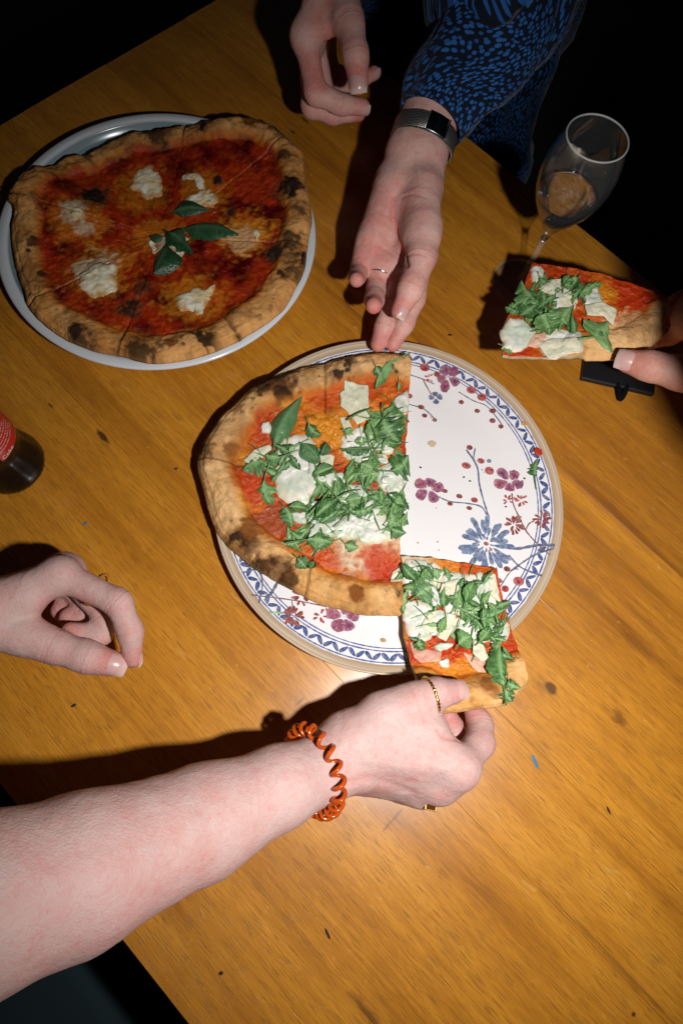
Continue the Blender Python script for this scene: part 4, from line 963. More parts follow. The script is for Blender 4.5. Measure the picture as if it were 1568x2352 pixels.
mI, mM, mR, mP = tz(275, 215, .112), tz(300, 240, .094), tz(340, 250, .078), tz(395, 230, .064)
for a, b, ra, rb in ((tz(400, -60, .134), mI, .0165, .0125), (tz(410, -60, .122), mM, .0165, .0125), (tz(420, -50, .11), mR, .016, .012), (tz(430, -40, .10), mP, .015, .011), (mI, mM, .012, .012), (mM, mR, .012, .0115), (tz(470, -60, .133), tz(525, 110, .131), .017, .0135), (tz(380, 20, .130), tz(400, 150, .122), .013, .0095)): ht_.p(a, b, ra, rb)
ht_.f([mI, tz(340, 560, .087), tz(490, 628, .080), tz(622, 645, .076)], [.0120, .0105, .0092, .0076], nail=tz(640, 760, .07)-tz(622, 645, .076)+.006*UPV)
ht_.f([mM, tz(315, 640, .064), tz(440, 690, .059), tz(600, 683, .057)], [.0115, .0100, .0088, .0074])
ht_.f([mR, tz(400, 590, .050), tz(540, 520, .045), tz(690, 440, .048)], [.0110, .0095, .0085, .0070], nail=tz(760, 470, .05)-tz(690, 440, .048))
ht_.f([mP, tz(440, 470, .046), tz(500, 455, .046), tz(560, 470, .050)], [.0100, .0085, .0078, .0068])
ht_.f([tz(505, 40, .132), tz(545, 150, .131), tz(582, 330, .124), tz(596, 500, .113)], [.0155, .0128, .0116, .0094], nail=C_O-tz(596, 500, .113))
ht_.red += [(tz(320, 420, .1), .02, .7), (tz(400, 100, .13), .02, .45), (tz(360, 500, .1), .014, .6)]
SH = np.array([.02, 1.02, .30])
tors = coarse([(SH+[-.17, 0, .08], SH+[.17, 0, .08], .065, .065), (SH+[0, 0, .05], SH+[0, .02, -.35], .125, .115), (SH+[0, 0, .1], SH+[0, -.01, .22], .05, .048), (SH+[0, -.02, .27], SH+[0, -.03, .36], .078, .085), (at(1160, -140, .17), SH+[.19, 0, .06], .034, .05), (tz(700, -700, .20), SH+[-.19, 0, .06], .032, .05)])
top_person = body_mesh('person', [hw_.mesh(), ht_.mesh(), tors], SKIN_A)
tag(top_person, 'person in a blue spotted dress reaching both hands towards the plates from the far side', 'person', 'people sharing the pizza')
hw_.add_nails(top_person); ht_.add_nails(top_person)

def sleeve(name, pts, mat, parent, seg=72, fold=.006, seed=3, uscale=1.0):
    """cloth tube through (point, half width, half thickness) with folds; keeps cloth coordinates for its print"""
    P = np.array([p for p, _, _ in pts]); A = np.array([(a, b) for _, a, b in pts])
    Q = crom(np.c_[P, A], False, 12); n = len(Q); V = []; UV = []; dist = 0
    for i in range(n):
        d = nrm(Q[min(i+1, n-1), :3]-Q[max(i-1, 0), :3]); c = Q[i, :3]; lat = nrm(np.cross(d, nrm(C_O-c))); up = np.cross(lat, d)
        if i: dist += np.linalg.norm(Q[i, :3]-Q[i-1, :3])
        th = np.arange(seg+1)*2*np.pi/seg; r0 = .5*(Q[i, 3]+Q[i, 4])
        base = c+np.cos(th)[:, None]*lat*Q[i, 3]+np.sin(th)[:, None]*up*Q[i, 4]
        nz = (fbm(np.c_[np.cos(th)*1.3+dist*3, np.sin(th)*1.3, th*0+dist*9], 1.6, seed)-.5)*2
        base += (base-c)/r0*(nz*fold*min(1, i/8))[:, None]*r0/.04
        V.append(base); UV.append(np.c_[np.full(seg+1, dist), th*r0*uscale, np.zeros(seg+1)])
    inner = [V[0]*.0+Q[0, :3]+(V[0]-Q[0, :3])*.95, V[6]*0+Q[6, :3]+(V[6]-Q[6, :3])*.9]
    VV = [inner[1], inner[0]]+V; UU = [UV[6], UV[0]]+UV
    return mobj(name, np.vstack(VV), grid_faces(len(VV), seg+1)[:, ::-1].copy(), mat, parent, True, {'uvw': np.vstack(UU)})
dress_parent = top_person
sleeve('sleeve', [(at(988, 284, .0985), .0325, .0275), (at(1030, 205, .106), .042, .034), (at(1095, 112, .118), .053, .042), (at(1155, 0, .14), .066, .050), (at(1210, -190, .18), .075, .06), (SH+[.19, 0, .05], .085, .08)], DRESS, top_person, seed=8, fold=.012)
sleeve('sleeve', [(at(790, -70, .142), .034, .03), (at(830, -160, .16), .045, .04), (at(860, -330, .2), .06, .05), (SH+[-.19, 0, .05], .08, .08)], DRESS, top_person, seed=11)
sleeve('dress', [(SH+[0, 0, .13], .07, .07), (SH+[0, 0, .06], .22, .10), (SH+[0, 0, -.12], .19, .14), (SH+[0, 0, -.34], .16, .13), (SH+[0, -.06, -.60], .18, .16), (SH+[0, -.06, -1.0], .2, .18)], DRESS, top_person, seed=13, fold=.008)

# -- person at the left: reaching arm with bracelet, and resting hand
def ta(x, y, z): return at(*t1(x, y), z)
ha = Hand()
ha.arm([(at(-330, 2150, .21), .037, .036), (at(-60, 2085, .19), .0365, .035), (at(180, 2003, .158), .0365, .033), (at(470, 1885, .108), .0315, .027), (at(640, 1808, .088), .0240, .0205), (at(745, 1762, .069), .0215, .0172), (ta(470, 1085, .064), .027, .0175)])
mI, mM, mR, mP = ta(1035, 1160, .063), ta(945, 1235, .051), ta(845, 1262, .038), ta(750, 1250, .027)
for a, b, ra, rb in ((ta(450, 1030, .068), mI, .0165, .0120), (ta(450, 1090, .062), mM, .0165, .0115), (ta(440, 1140, .056), mR, .0155, .0110), (ta(430, 1170, .050), mP, .0145, .0100), (mI, mM, .0115, .0110), (mM, mR, .011, .0105), (mR, mP, .0105, .0095), (ta(470, 1000, .066), ta(740, 860, .068), .0175, .0140), (ta(560, 1000, .068), ta(880, 960, .066), .016, .0125), (ta(860, 960, .066), mI, .012, .0115)): ha.p(a, b, ra, rb)
ha.f([mI, ta(1150, 1030, .047), ta(1152, 930, .037), ta(1118, 858, .034)], [.0120, .0104, .0094, .0080])
ha.f([mM, ta(1050, 1080, .028), ta(1010, 965, .024), ta(978, 885, .030)], [.0112, .0100, .0092, .0080], red=1.)
ha.f([mR, ta(930, 1150, .016), ta(900, 1060, .014), ta(860, 1010, .016)], [.0105, .0092, .0085, .0075])
ha.f([mP, ta(830, 1160, .013), ta(800, 1090, .012), ta(780, 1040, .013)], [.0095, .0085, .0078, .007])
ha.f([ta(640, 880, .069), ta(800, 812, .070), ta(915, 772, .068), ta(1015, 760, .064)], [.0165, .0128, .0110, .0088], nail=ta(1060, 700, .09)-ta(1015, 760, .064), red=.45)
ha.lines += [([t1(*q) for q in ((440, 1240), (560, 1225), (700, 1250), (800, 1290))], 9, .0011, .25), ([t1(*q) for q in ((560, 1120), (760, 1150), (960, 1165))], 14, -.0011, 0), ([t1(*q) for q in ((520, 1195), (680, 1212), (800, 1235))], 10, .0007, .35), ([t1(*q) for q in ((930, 960), (960, 1000), (1050, 1010))], 5, .0010, .4)]
ha.red += [(ta(620, 1200, .06), .02, .5), (ta(1060, 1180, .07), .012, .4), (ta(960, 1280, .06), .012, .5), (at(430, 1990, .13), .03, .3), (at(300, 2060, .15), .04, .3), (at(180, 2090, .18), .04, .2)]
def tl(x, y, z): return at(*t2(x, y), z)
hl = Hand()
hl.arm([(at(-420, 1500, .17), .042, .038), (at(-220, 1440, .115), .034, .028), (at(-70, 1415, .088), .0275, .0205)])
mI, mM, mR, mP = tl(500, 350, .085), tl(530, 325, .060), tl(500, 350, .042), tl(430, 380, .030)
for a, b, ra, rb in ((tl(-120, 620, .088), mI, .0175, .0125), (tl(-120, 600, .076), mM, .0175, .0125), (tl(-120, 600, .064), mR, .0165, .0115), (tl(-120, 620, .055), mP, .0150, .0105), (mI, mM, .0125, .012), (mM, mR, .012, .0115), (mR, mP, .0115, .0105), (tl(-80, 760, .084), tl(300, 880, .078), .0185, .0125), (tl(-60, 620, .088), tl(230, 560, .086), .014, .010)): hl.p(a, b, ra*.93, rb*.93)
hl.f([mI, tl(968, 568, .086), tl(1068, 805, .077), tl(1088, 1035, .067)], [.0112, .0092, .0084, .0070], nail=tl(1250, 1060, .06)-tl(1064, 1030, .067))
hl.f([mM, tl(868, 690, .058), tl(828, 838, .060), tl(575, 812, .066)], [.0095, .0084, .0078, .0066], nail=tl(600, 960, .06)-tl(590, 815, .054))
hl.f([mR, tl(745, 610, .044), tl(690, 725, .042), tl(560, 700, .047)], [.0110, .0096, .0088, .0074])
hl.f([mP, tl(600, 570, .036), tl(560, 650, .034), tl(490, 640, .038)], [.0100, .0086, .0078, .0068])
hl.f([tl(200, 840, .080), tl(440, 935, .076), tl(715, 1022, .073), tl(922, 1076, .068)], [.0150, .0116, .0110, .0092], nail=C_O-tl(925, 1052, .068))
hl.red += [(tl(720, 520, .08), .02, .5), (tl(400, 620, .08), .015, .6), (tl(850, 850, .05), .012, .5)]
SL = np.array([-.72, -.22, .22])
torl = coarse([(SL+[0, -.17, .08], SL+[0, .17, .08], .065, .065), (SL+[0, 0, .05], SL+[-.02, 0, -.35], .125, .115), (SL+[0, 0, .1], SL+[.01, 0, .22], .05, .048), (SL+[.02, 0, .27], SL+[.03, 0, .36], .078, .085), (at(-330, 2150, .21), SL+[0, -.19, .06], .045, .05), (at(-420, 1500, .17), SL+[0, .19, .06], .038, .05)])
left_person = body_mesh('person', [ha.mesh(), hl.mesh(kk=.005), torl], SKIN_B)
tag(left_person, 'bare armed person reaching in from the left to take a slice', 'person', 'people sharing the pizza')
ha.add_nails(left_person); hl.add_nails(left_person)
sleeve('shirt', [(SL+[0, 0, .13], .07, .07), (SL+[0, 0, .06], .10, .22), (SL+[0, 0, -.12], .14, .19), (SL+[0, 0, -.36], .14, .17)], DARKC, left_person, seed=17)

# -- guest at the right: only the thumb catches the light
hg = Hand()
def tg(x, y, z): return at(*t3(x, y), z)
hg.arm([(np.array([.66, .40, .17]), .036, .032), (np.array([.56, .42, .13]), .030, .022), (tg(2000, 1980, .105), .029, .02)])
mI, mM, mR, mP = tg(1620, 1700, .085), tg(1660, 1640, .078), tg(1700, 1580, .072), tg(1740, 1520, .068)
for a, b, ra, rb in ((tg(1950, 1960, .105), mI, .017, .012), (tg(1950, 1900, .10), mM, .017, .012), (tg(1960, 1850, .095), mR, .016, .0115), (tg(1970, 1800, .09), mP, .015, .011), (mI, mM, .012, .012), (mM, mR, .012, .0115), (mR, mP, .0115, .011), (tg(1950, 2020, .106), tg(1680, 2110, .1), .018, .0145)): hg.p(a, b, ra, rb)
hg.f([mI, tg(1480, 1800, .066), tg(1360, 1830, .062), tg(1260, 1840, .064)], [.012, .0105, .0094, .008])
hg.f([mM, tg(1480, 1720, .066), tg(1380, 1740, .064), tg(1280, 1750, .066)], [.0118, .0102, .0092, .008])
hg.f([mR, tg(1560, 1640, .064), tg(1470, 1650, .064), tg(1400, 1660, .066)], [.011, .0095, .0088, .0076])
hg.f([mP, tg(1620, 1560, .062), tg(1550, 1570, .062), tg(1500, 1580, .063)], [.0102, .0088, .008, .007])
hg.f([tg(1760, 2090, .102), tg(1560, 2090, .100), tg(1330, 2040, .097), tg(1180, 2005, .093)], [.0165, .0140, .0122, .0098], nail=tg(1080, 2060, .105)-tg(1180, 2005, .093)+.02*UPV, red=1.)
SG = np.array([.86, .42, .24])
torg = coarse([(SG+[0, -.17, .08], SG+[0, .17, .08], .065, .065), (SG+[0, 0, .05], SG+[.02, 0, -.35], .125, .115), (SG+[0, 0, .1], SG+[-.01, 0, .22], .05, .048), (SG+[-.02, 0, .27], SG+[-.03, 0, .36], .078, .085), (np.array([.66, .40, .17]), SG+[0, -.17, .06], .035, .05)])
h_block = Hand()                                         # unseen second arm, added to block the flash over slice end and table edge
def easy_hand(H, wr, fw, lat, up, curl=.5):
    fw, lat, up = nrm(fw), nrm(lat), nrm(up)
    for i, (o, L, r) in enumerate(((-.027, .040, .0105), (-.009, .044, .0108), (.009, .041, .0104), (.026, .032, .0092))):
        m_ = wr+fw*.085+lat*o; H.p(wr+fw*.01+lat*o*.6, m_, .016, .0115)
        a = .35*curl; b1 = m_+L*(fw*math.cos(a)-up*math.sin(a)); a += .8*curl; b2 = b1+L*.6*(fw*math.cos(a)-up*math.sin(a)); a += .5*curl; b3 = b2+L*.5*(fw*math.cos(a)-up*math.sin(a))
        H.f([m_, b1, b2, b3], [r, r*.9, r*.82, r*.7])
    b0 = wr+fw*.03-lat*.026; H.p(wr, b0, .017, .014); b1 = b0+.034*(fw*.8-lat*.5-up*.2); b2 = b1+.030*(fw*.95-lat*.1-up*.3); H.f([b0, b1, b2, b2+.022*(fw-up*.2)], [.0145, .012, .011, .0088])
ow = np.array([.232, .235, .305])
easy_hand(h_block, ow, np.array([.16, .85, -.48]), np.array([-1, .12, -.02]), np.array([.0, .50, .86]))
h_block.arm([(np.array([.62, -.02, .42]), .045, .042), (np.array([.42, -.04, .42]), .045, .042), (np.array([.300, .02, .40]), .042, .040), (np.array([.238, .15, .335]), .036, .032), (ow, .028, .021)])
guest = body_mesh('person', [hg.mesh(), h_block.mesh(.0018), torg], SKIN_C)
tag(guest, 'guest in black at the right whose thumb holds up a slice', 'person', 'people sharing the pizza')
hg.add_nails(guest)
sleeve('sleeve', [(np.array([.575, .425, .135]), .036, .030), (np.array([.64, .405, .165]), .048, .044), (np.array([.74, .35, .23]), .06, .058), (SG+[0, -.16, .06], .08, .08)], BLACKC, guest, seed=21)
sleeve('sleeve', [(np.array([.230, .232, .307]), .050, .044), (np.array([.240, .15, .346]), .062, .050), (np.array([.300, .03, .40]), .062, .056), (np.array([.42, -.05, .42]), .066, .06), (np.array([.62, .02, .40]), .07, .066), (SG+[0, -.16, .06], .08, .08)], BLACKC, guest, seed=25)  # sleeve of the added arm, shaped out of view to cast the right-hand shadow
sleeve('shirt', [(SG+[0, 0, .13], .07, .07), (SG+[0, 0, .06], .10, .22), (SG+[0, 0, -.12], .14, .19), (SG+[0, 0, -.36], .16, .20)], BLACKC, guest, seed=23)

# ------------------------------------------------------------------ watch, bracelet, rings
def frame(axis, c):
    d = nrm(axis); lat = nrm(np.cross(d, nrm(C_O-c))); return d, lat, np.cross(lat, d)
wc = tz(992, 838, .0930); d_, lat_, up_ = frame(tz(1075, 560, .104)-Wr, wc)
watch = thing('wristwatch', 'steel mesh watch strap with dark clasp on the upturned wrist', 'watch', wc)
k = NT('steel_mesh'); uv = k.attr('uvw', True); mpn = k.node('ShaderNodeMapping'); k.set(mpn.inputs[0], uv); mpn.inputs['Scale'].default_value = (620, 620, 1)
ck = k.node('ShaderNodeTexVoronoi', voronoi_dimensions='2D'); k.set(ck.inputs['Vector'], mpn.outputs[0]); ck.inputs['Scale'].default_value = 1.0; ck.inputs['Randomness'].default_value = .12
hgt = k.math('SUBTRACT', 1.0, ck.outputs['Distance'])
k.p(Base_Color=k.mix(k.remap(ck.outputs['Distance'], .2, .5), (.85, .82, .80), (.05, .045, .045)), Metallic=.9, Roughness=.3); k.bump(hgt, .9, .001); MESHM = k.m
def band(a, b, w_, th, seg=96, ang0=0, ang1=2*np.pi, cc=None):
    V = []; UV = []; prof = [(-.5, 0), (-.5, .6), (-.42, 1), (.42, 1), (.5, .6), (.5, 0), (-.5, 0)]
    cc = wc if cc is None else cc
    for q in np.linspace(ang0, ang1, seg):
        nrm_ = nrm(np.cos(q)*lat_/a+np.sin(q)*up_/b); p = cc+np.cos(q)*lat_*a+np.sin(q)*up_*b
        for u, t in prof: V.append(p+d_*u*w_+nrm_*t*th); UV.append((u*w_, q*(a+b)*.5, 0))
    return np.array(V), grid_faces(seg, len(prof)), np.array(UV)
V, F, UV = band(.0298, .0232, .0185, .0016); mobj('strap', V, F, MESHM, watch, True, {'uvw': UV})
V, F, UV = band(.0314, .0250, .0195, .0016, 16, math.radians(58), math.radians(92)); 
CL = simple('dark_steel', (.10, .115, .115), .25, Metallic=1.0); clasp = mobj('clasp', V, F, CL, watch, False)
V, F, UV = band(.0331, .0267, .0197, .0004, 4, math.radians(56), math.radians(59)); mobj('clasp_edge', V, F, SILVER, watch, False)
V, F = lathe([(0, 0), (.016, 0), (.0175, .002), (.0175, .006), (.016, .0075), (0, .0075)], 40)
Rm = np.stack([lat_, d_, -up_], 1); mobj('case', V@Rm.T+wc-up_*.0235, F, SILVER, watch)
def text_mesh(txt, size, extr=0.0):
    cu = bpy.data.curves.new('t', 'FONT'); cu.body = txt; cu.size = size; cu.extrude = extr; cu.resolution_u = 2
    o = bpy.data.objects.new('t', cu); COL.objects.link(o); bpy.context.view_layer.update()
    me = bpy.data.meshes.new_from_object(o.evaluated_get(bpy.context.evaluated_depsgraph_get()))
    V = np.array([v.co[:] for v in me.vertices]); F = [tuple(p.vertices) for p in me.polygons]
    bpy.data.objects.remove(o); bpy.data.meshes.remove(me); return V, F
V, F = text_mesh('IZUKZI', .0042)
V[:, 0] -= V[:, 0].max()/2; q = math.radians(72); V2 = []
for v in V:
    qq = q+v[1]/.028*1.0; nn = nrm(np.cos(qq)*lat_/.0314+np.sin(qq)*up_/.025); p = wc+np.cos(qq)*lat_*.0314+np.sin(qq)*up_*.025
    V2.append(p+nn*.0018+d_*v[0])
mobj('engraving', V2, F, SILVER, clasp, False); settle(watch)

# coil bracelet
bc = at(720, 1770, .0735); d_, lat_, up_ = frame(at(745, 1757, .069)-at(560, 1840, .105), bc)
d2 = nrm(d_+.10*up_); up2 = nrm(np.cross(lat_, d2))
pts = []; turns = 24; NN = 1100
for i in range(NN):
    s_ = i/(NN-1); q = 2*np.pi*s_
    ph = 2*np.pi*turns*(s_+.052*math.cos(q-.35))
    a, b = .0285, .0252
    nn = nrm(np.cos(q)*lat_/a+np.sin(q)*up2/b); p = bc+np.cos(q)*lat_*a+np.sin(q)*up2*b
    pts.append(p+nn*.0037*np.cos(ph)+d2*.0042*np.sin(ph)+d2*.004*math.sin(q))
V, F = tube(pts, .00150, 8)
k = NT('clear_orange_plastic'); k.p(Base_Color=(.85, .13, .010, 1), Roughness=.08, Transmission_Weight=.6, IOR=1.45); 
tag(mobj('coil_bracelet', V, F, k.m, None), 'orange coiled plastic hair tie worn round the pale wrist', 'bracelet')

def finger_ring(name, c, axis, r, tr, mat, label, cat='ring', beads=0, group=None):
    c = np.array(c, float); d = nrm(axis); u = nrm(np.cross(d, [.2, .1, .97])); v_ = np.cross(d, u)
    q = np.linspace(0, 2*np.pi, 90); rr_ = tr*(1+.45*np.cos(q*beads) if beads else np.ones(90))
    P = c+r*(np.cos(q)[:, None]*u+np.sin(q)[:, None]*v_)
    V, F = tube(P, rr_, 8, False); return tag(mobj(name, V, F, mat, None), label, cat, group)
finger_ring('thumb_ring', ta(893, 779, .0685), ta(915, 772, .068)-ta(800, 812, .070), .0130, .0011, GOLD, 'gold chain ring round the thumb that presses on the crust', beads=30)
finger_ring('silver_ring', tz(727, 1665, .051), tz(706, 1735, .047)-tz(745, 1600, .053), .0113, .0008, SILVER, 'thin silver ring on the upturned hand')
finger_ring('gold_ring', tl(790, 470, .075), tl(950, 575, .086)-tl(500, 350, .085), .0124, .0009, GOLD, 'thin gold ring on the curled hand at the left', beads=24)
g = finger_ring('gold_ring', ta(868, 1238, .033), ta(930, 1150, .016)-ta(845, 1262, .038), .0104, .0010, GOLD, 'gold ring with a square stone on the reaching hand')
sp = at(989, 1850, .052); V, F = rbox(-.0032, .0032, -.0028, .0028, 0, .0028, .0006); V = np.array(V)
mobj('stone', V+sp, F, simple('dark_stone', (.10, .03, .005), .08, Metallic=.3), g, False)
V, F = rbox(-.0040, .0040, -.0036, .0036, 0, .0016, .0005); mobj('setting', np.array(V)+sp-np.array([0, 0, .0006]), F, GOLD, g, False)

# ------------------------------------------------------------------ wine glass
gb = at(1195, 648, 0)
wg = thing('wine_glass', 'tall tulip glass with a little white wine near the table edge', 'glass', gb)
def thin_glass(name, haze_glint, hz_col=(.8, .85, .85)):
    k = NT(name); lw = k.node('ShaderNodeLayerWeight'); lw.inputs[0].default_value = .5; frs = k.math('MULTIPLY_ADD', k.math('POWER', lw.outputs['Facing'], 4.0), .9, .04)
    tr = k.node('ShaderNodeBsdfTransparent'); tr.inputs[0].default_value = (.955, .965, .96, 1)
    gl = k.node('ShaderNodeBsdfGlossy'); gl.inputs['Roughness'].default_value = .03
    df = k.node('ShaderNodeBsdfDiffuse'); df.inputs[0].default_value = (*hz_col, 1)  # pale diffuse share: fogging on the bowl, painted-in brightness on rim, stem, foot
    m1 = k.node('ShaderNodeMixShader'); k.set(m1.inputs[0], frs); k.t.links.new(tr.outputs[0], m1.inputs[1]); k.t.links.new(gl.outputs[0], m1.inputs[2])
    m2 = k.node('ShaderNodeMixShader'); k.set(m2.inputs[0], k.math('MULTIPLY', k.remap(k.noise(k.coords('Object'), 18, 1), .3, .7, .5, 1.5), haze_glint)); k.t.links.new(m1.outputs[0], m2.inputs[1]); k.t.links.new(df.outputs[0], m2.inputs[2]); k.t.links.new(m2.outputs[0], k.out.inputs[0])
    return k.m
GLT = thin_glass('clear_thin_glass', .017, (.7, .8, .85)); GLR = thin_glass('rim_glass_painted_glint', .32)  # rim colour whitened to stand in for the light it catches
outer = [(0, .0), (.0288, .0), (.0300, .0006), (.0298, .0013), (.019, .0024), (.007, .0044), (.0038, .008), (.0032, .02), (.0031, .045), (.0036, .064), (.0062, .075), (.0120, .086), (.0200, .098), (.0265, .110), (.0305, .122), (.0322, .134), (.0318, .146), (.0295, .158), (.0268, .167), (.0258, .1708)]
inner = [(.0258, .1714), (.0254, .1719), (.0249, .1719), (.0246, .1714), (.0247, .1708), (.0258, .167), (.0286, .158), (.0309, .146), (.0313, .134), (.0296, .122), (.0256, .110), (.0191, .098), (.0108, .087), (.006, .0822), (0, .0805)]
V, F = lathe(outer[:10]+[(0, .0640)], 96); mobj('stem', V, F, thin_glass('stem_glass', .10, (.75, .72, .62)), wg)  # stem painted paler so that it shows as if lit
V, F = lathe([(0, .0641), (.0036, .0641)]+outer[10:]+inner, 112); mobj('bowl', V, F, GLT, wg)
q = np.linspace(0, 2*np.pi, 97)
V, F = tube(np.c_[.0252*np.cos(q), .0252*np.sin(q), np.full(97, .1719)], .00075, 8, False); mobj('rim', V, F, GLR, wg)
V, F = tube(np.c_[.0300*np.cos(q), .0300*np.sin(q), np.full(97, .0009)], .00045, 8, False); mobj('foot_edge', V, F, thin_glass('foot_edge_glass', .28), wg)  # foot edge whitened as a painted glint
WN = NT('white_wine'); WN.p(Base_Color=(1.0, .95, .78, 1), Roughness=0, Transmission_Weight=1.0, IOR=1.33)
V, F = lathe([(0, .0807), (.0058, .0824), (.01065, .0872), (.01895, .0981), (.0254, .1101), (.0284, .1178), (.0280, .1181), (0, .1180)], 112); mobj('wine', V, F, WN.m, wg)

# ------------------------------------------------------------------ cola bottle
bb = at(22, 1062, .006)
bo = thing('soda_bottle', 'dark cola bottle with red paper label at the left edge', 'bottle', (bb[0], bb[1], 0))
k = NT('dark_bottle_glass'); k.p(Base_Color=(.004, .003, .003, 1), Roughness=.08, Specular_IOR_Level=.2)
prof = [(0, .001), (.022, .0), (.0275, .001), (.0300, .004), (.0305, .009), (.0296, .017), (.0275, .028), (.0255, .038), (.0252, .044), (.0262, .0495), (.0272, .0515), (.0276, .054), (.0280, .075), (.0276, .088), (.0262, .100), (.0225, .120), (.017, .140), (.0132, .158), (.0125, .170), (.0135, .176), (.0135, .182), (.0122, .186), (0, .187)]
a_ = np.arange(72); V, F = lathe(prof, 72)
rr_ = np.hypot(V[:, 0], V[:, 1]); th = np.arctan2(V[:, 1], V[:, 0])
flute = (.02*np.cos(th*12))*np.exp(-((V[:, 2]-.030)/.016)**2); V[:, :2] *= (1+flute)[:, None]
nub = (np.cos(th*40) > .2)*.012*np.exp(-((V[:, 2]-.004)/.004)**2); V[:, :2] *= (1+nub)[:, None]
mobj('bottle_glass', V, F, k.m, bo)
q = np.linspace(math.radians(-30), math.radians(215), 60); LP = [(.0279, .0555), (.0282, .065), (.0283, .075), (.0279, .0875)]
V = np.array([(r*np.cos(t), r*np.sin(t), z) for t in q for r, z in LP])
k = NT('red_label'); vz = k.coords('Object'); spx = k.node('ShaderNodeSeparateXYZ'); k.set(spx.inputs[0], vz)
k.p(Base_Color=(.42, .008, .012, 1), Roughness=.35); lab = mobj('label', V, grid_faces(60, 4), k.m, bo)
WT = simple('white_print', (.7, .66, .6), .5); OR = simple('orange_print', (.6, .18, .03), .5)
def wrap(V, a0, z0, R=.0286): return np.array([(R*math.cos(a0+v[0]/R), R*math.sin(a0+v[0]/R), z0+v[1]) for v in V])
V, F = text_mesh('Coke', .0062); mobj('lettering', wrap(V, math.radians(-27), .0570), F, WT, lab, False)
V, F = text_mesh('zero sugar', .0030); mobj('small_lettering', wrap(V, math.radians(14), .0575), F, OR, lab, False)
rows = []
for i in range(5):
    V, F = text_mesh(['ingredients water colour e150d', 'acid flavourings caffeine store', 'best before see neck of bottle', 'carbonated soft drink 250 ml', 'serve chilled recycle glass'][i], .0024); rows.append((wrap(V, math.radians(-26), .0662+.0036*i), F))
V, F = merge(rows); mobj('fine_print', V, F, WT, lab, False)
V, F = lathe([(0, .192), (.0128, .1915), (.0145, .190), (.0150, .1805), (.0140, .1805), (.0135, .186), (0, .188)], 42); mobj('cap', V, F, simple('red_cap', (.35, .01, .012), .35, Metallic=.4), bo)

# ------------------------------------------------------------------ black case on the table, seat below
c0, c1, c2 = at(1336, 868, .006), at(1445, 893, .006), at(1345, 800, .006)
ex = nrm(c1-c0); ey = nrm(np.cross([0, 0, 1], ex)); V, F = rbox(0, .075, 0, .085, .0002, .0065, .0018, 3); V = np.array(V)
cs = thing('phone_case', 'black flat case lying on the table under the guest slice', 'case', (c0[0], c0[1], 0))
mobj('shell', c0*[1, 1, 0]+V[:, :1]*ex+V[:, 1:2]*ey+V[:, 2:]*UPV, F, BLACKP, cs, False)
pts = [c0*[1, 1, 0]+ex*(.037+.010*t)+ey*(.004-.016*math.sin(t*3.1))+UPV*(.004+.001*math.sin(t*9)) for t in np.linspace(0, 1, 14)]
V, F = tube(pts, .0028, 8); mobj('tail_shadow', V, F, BLACKC, cs); settle(cs)  # black tube drawn in place of the tail-shaped shadow beside the case
s0 = at(-100, 2700, -.28); V, F = rbox(-.25, .25, -.2, .2, -.05, 0, .02, 4); V = np.array(V)
seat = thing('chair', 'dark teal upholstered seat below the table edge at the bottom left', 'chair', s0)
TE = simple('dark_teal_cloth', (.012, .03, .034), .9); ang = TAB_A
mobj('seat', s0+V[:, :1]*E1+V[:, 1:2]*E2+V[:, 2:]*UPV, F, TE, seat)
for u_, v_ in ((-.2, -.16), (-.2, .16), (.2, -.16), (.2, .16)):
    V, F = rbox(-.02, .02, -.02, .02, -.74-s0[2], -.052, .003); V = np.array(V); mobj('leg', s0+(V[:, :1]+u_)*E1+(V[:, 1:2]+v_)*E2+V[:, 2:]*UPV, F, BLACKP, seat, False)
settle(seat)

# ------------------------------------------------------------------ scraps and crumbs
BLUE = simple('blue_foil', (.01, .16, .30), .5); DK = simple('burnt_crumb', (.02, .013, .008), .9); CRB = simple('crust_crumb', (.42, .24, .09), .9)
def crumb(name, x, y, lx, ly, rot, mat, label, cat, z0=0.0003, group=None, th=.0008, pinch=.0):
    p = at(x, y, z0); n = 14; V = []; F = []
    for k_, zz, sc_ in ((0, 0, .9), (1, th*.7, 1.0), (2, th, .6)):
        for i in range(n):
            a = 2*np.pi*i/n; j = 1+.25*(random.random()-.5); px_, py_ = math.cos(a)*lx*j*sc_, math.sin(a)*ly*j*sc_*(1-pinch*math.exp(-(math.cos(a)/.35)**2))
            V.append((p[0]+px_*math.cos(rot)-py_*math.sin(rot), p[1]+px_*math.sin(rot)+py_*math.cos(rot), z0+zz))
    for k_ in (0, 1): F += [(k_*n+i, k_*n+(i+1) % n, (k_+1)*n+(i+1) % n, (k_+1)*n+i) for i in range(n)]
    F += [tuple(range(2*n, 3*n)), tuple(range(n-1, -1, -1))]
    return tag(mobj(name, V, F, mat, None, False), label, cat, group)
crumb('confetti_scrap', 1228, 1750, .0056, .0019, -1.0, BLUE, 'bright blue bow shaped scrap right of the reaching hand', 'scrap', pinch=.55, th=.0004)
crumb('confetti_scrap', 196, 1202, .0026, .0008, .9, BLUE, 'tiny blue scrap above the curled left hand', 'scrap', th=.0003)
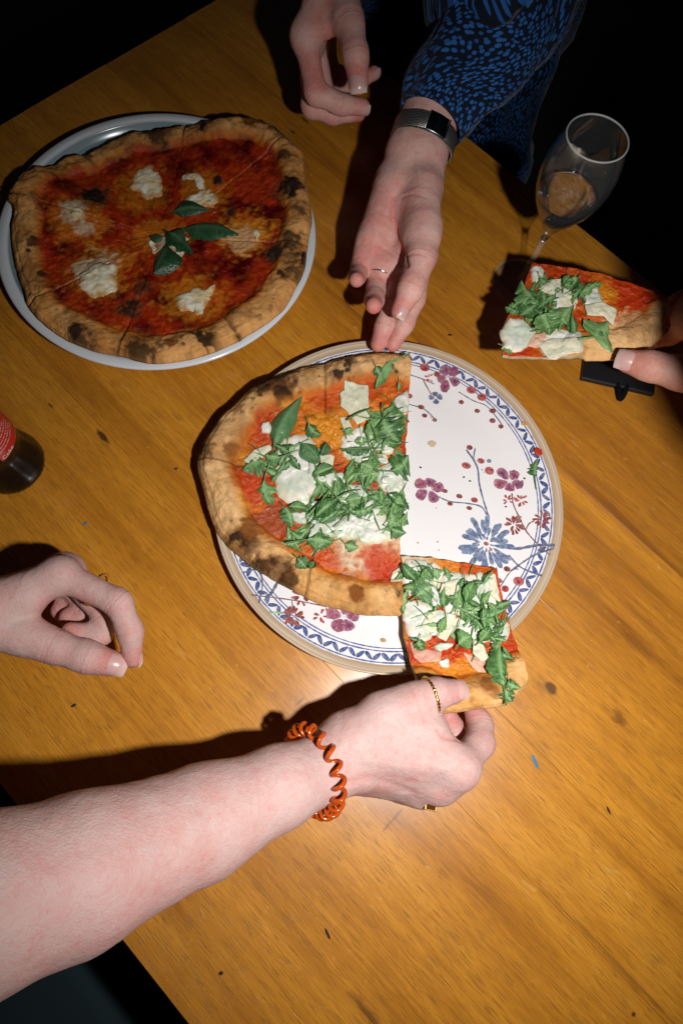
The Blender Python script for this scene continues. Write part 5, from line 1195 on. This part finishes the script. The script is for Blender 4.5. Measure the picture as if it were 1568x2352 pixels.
for x, y, l, s_, r_, lb in ((1033, 769, .0022, .0012, .1, 'dark crumb between the upturned fingers and the guest slice'), (404, 1077, .0016, .0010, .3, 'dark crumb left of the pizza crust'), (170, 1621, .0022, .0010, .8, 'dark crumb above the forearm shadow at the left'), (508, 2236, .0016, .0012, .4, 'dark crumb near the bottom edge below the forearm'), (1397, 1862, .0032, .0008, -1.0, 'thin dark crumb at lower right of the table'), (752, 2145, .0042, .0009, -.9, 'long dark splinter mark below the forearm'), (672, 303, .0030, .0012, -.4, 'dark crumb between the margherita and the relaxed hand'), (1720/1.5944, 1105, .0011, .0007, 0, 'speck of pepper on the white plate beside the cut edge')):
    crumb('crumb', x, y, l, s_, r_, DK, lb, 'crumb', z0=.0108 if 'plate b' in lb else .0003, group='dark crumbs')
crumb('crumb', 880, 1471, .0024, .0018, .2, CRB, 'brown crust crumb on the lower part of the flowered plate', 'crumb', z0=.0130)
PEP = simple('pepper', (.03, .02, .015), .8); ORG = simple('sauce_speck', (.50, .17, .04), .4); PAL = simple('dough_crumb', (.55, .38, .20), .9)
rs_ = np.random.default_rng(12)
for i in range(18):
    x_, y_ = t5(rs_.uniform(240, 1000), rs_.uniform(480, 1420)); p = at(x_, y_, .0108); r_ = math.hypot(p[0]-FC[0], p[1]-FC[1])
    if r_ > .13: continue
    m_ = (PEP, ORG, PAL)[i % 3]; q_ = rs_.uniform(.0005, .0013)
    crumb('plate_crumb', x_, y_, q_, q_*rs_.uniform(.5, .9), rs_.uniform(0, 3), m_, 'tiny speck left on the empty white part of the flowered plate', 'crumb', z0=float(fplate_z(r_))+.0004, group='specks on the flowered plate', th=.0004)
# rocket and sauce left on the rim of the plate
class _Flat:
    c = np.array([0, 0, .0125]); 
    def surf(s, x, y): return float(fplate_z(min(.159, math.hypot(x-FC[0], y-FC[1]))))+.0008
fz = _Flat()
tag(lay_leaf(ROCKETS[4], 'rocket_leaf', t5(1035, 995), t5(1060, 800), fz, None, .001, 1.6, .1), 'stray rocket leaf stuck on the right rim of the flowered plate', 'leaf')
crumb('sauce_bit', *t5(1040, 765), .0045, .0036, -1.1, simple('tomato_bit', (.42, .04, .015), .3), 'dab of tomato on the right rim of the flowered plate', 'sauce', z0=.0172, th=.0018)
crumb('cheese_bit', *t5(390, 715), .0040, .0034, .4, simple('greasy_cheese', (.56, .44, .27), .3), 'small greasy bit of cheese on the empty part of the plate', 'cheese', z0=.0106, th=.0006)
crumb('sauce_bit', *t5(955, 590), .0030, .0022, .4, simple('orange_smear', (.55, .26, .10), .35), 'orange sauce smear on the upper right rim of the plate', 'sauce', z0=.0162, th=.0006)
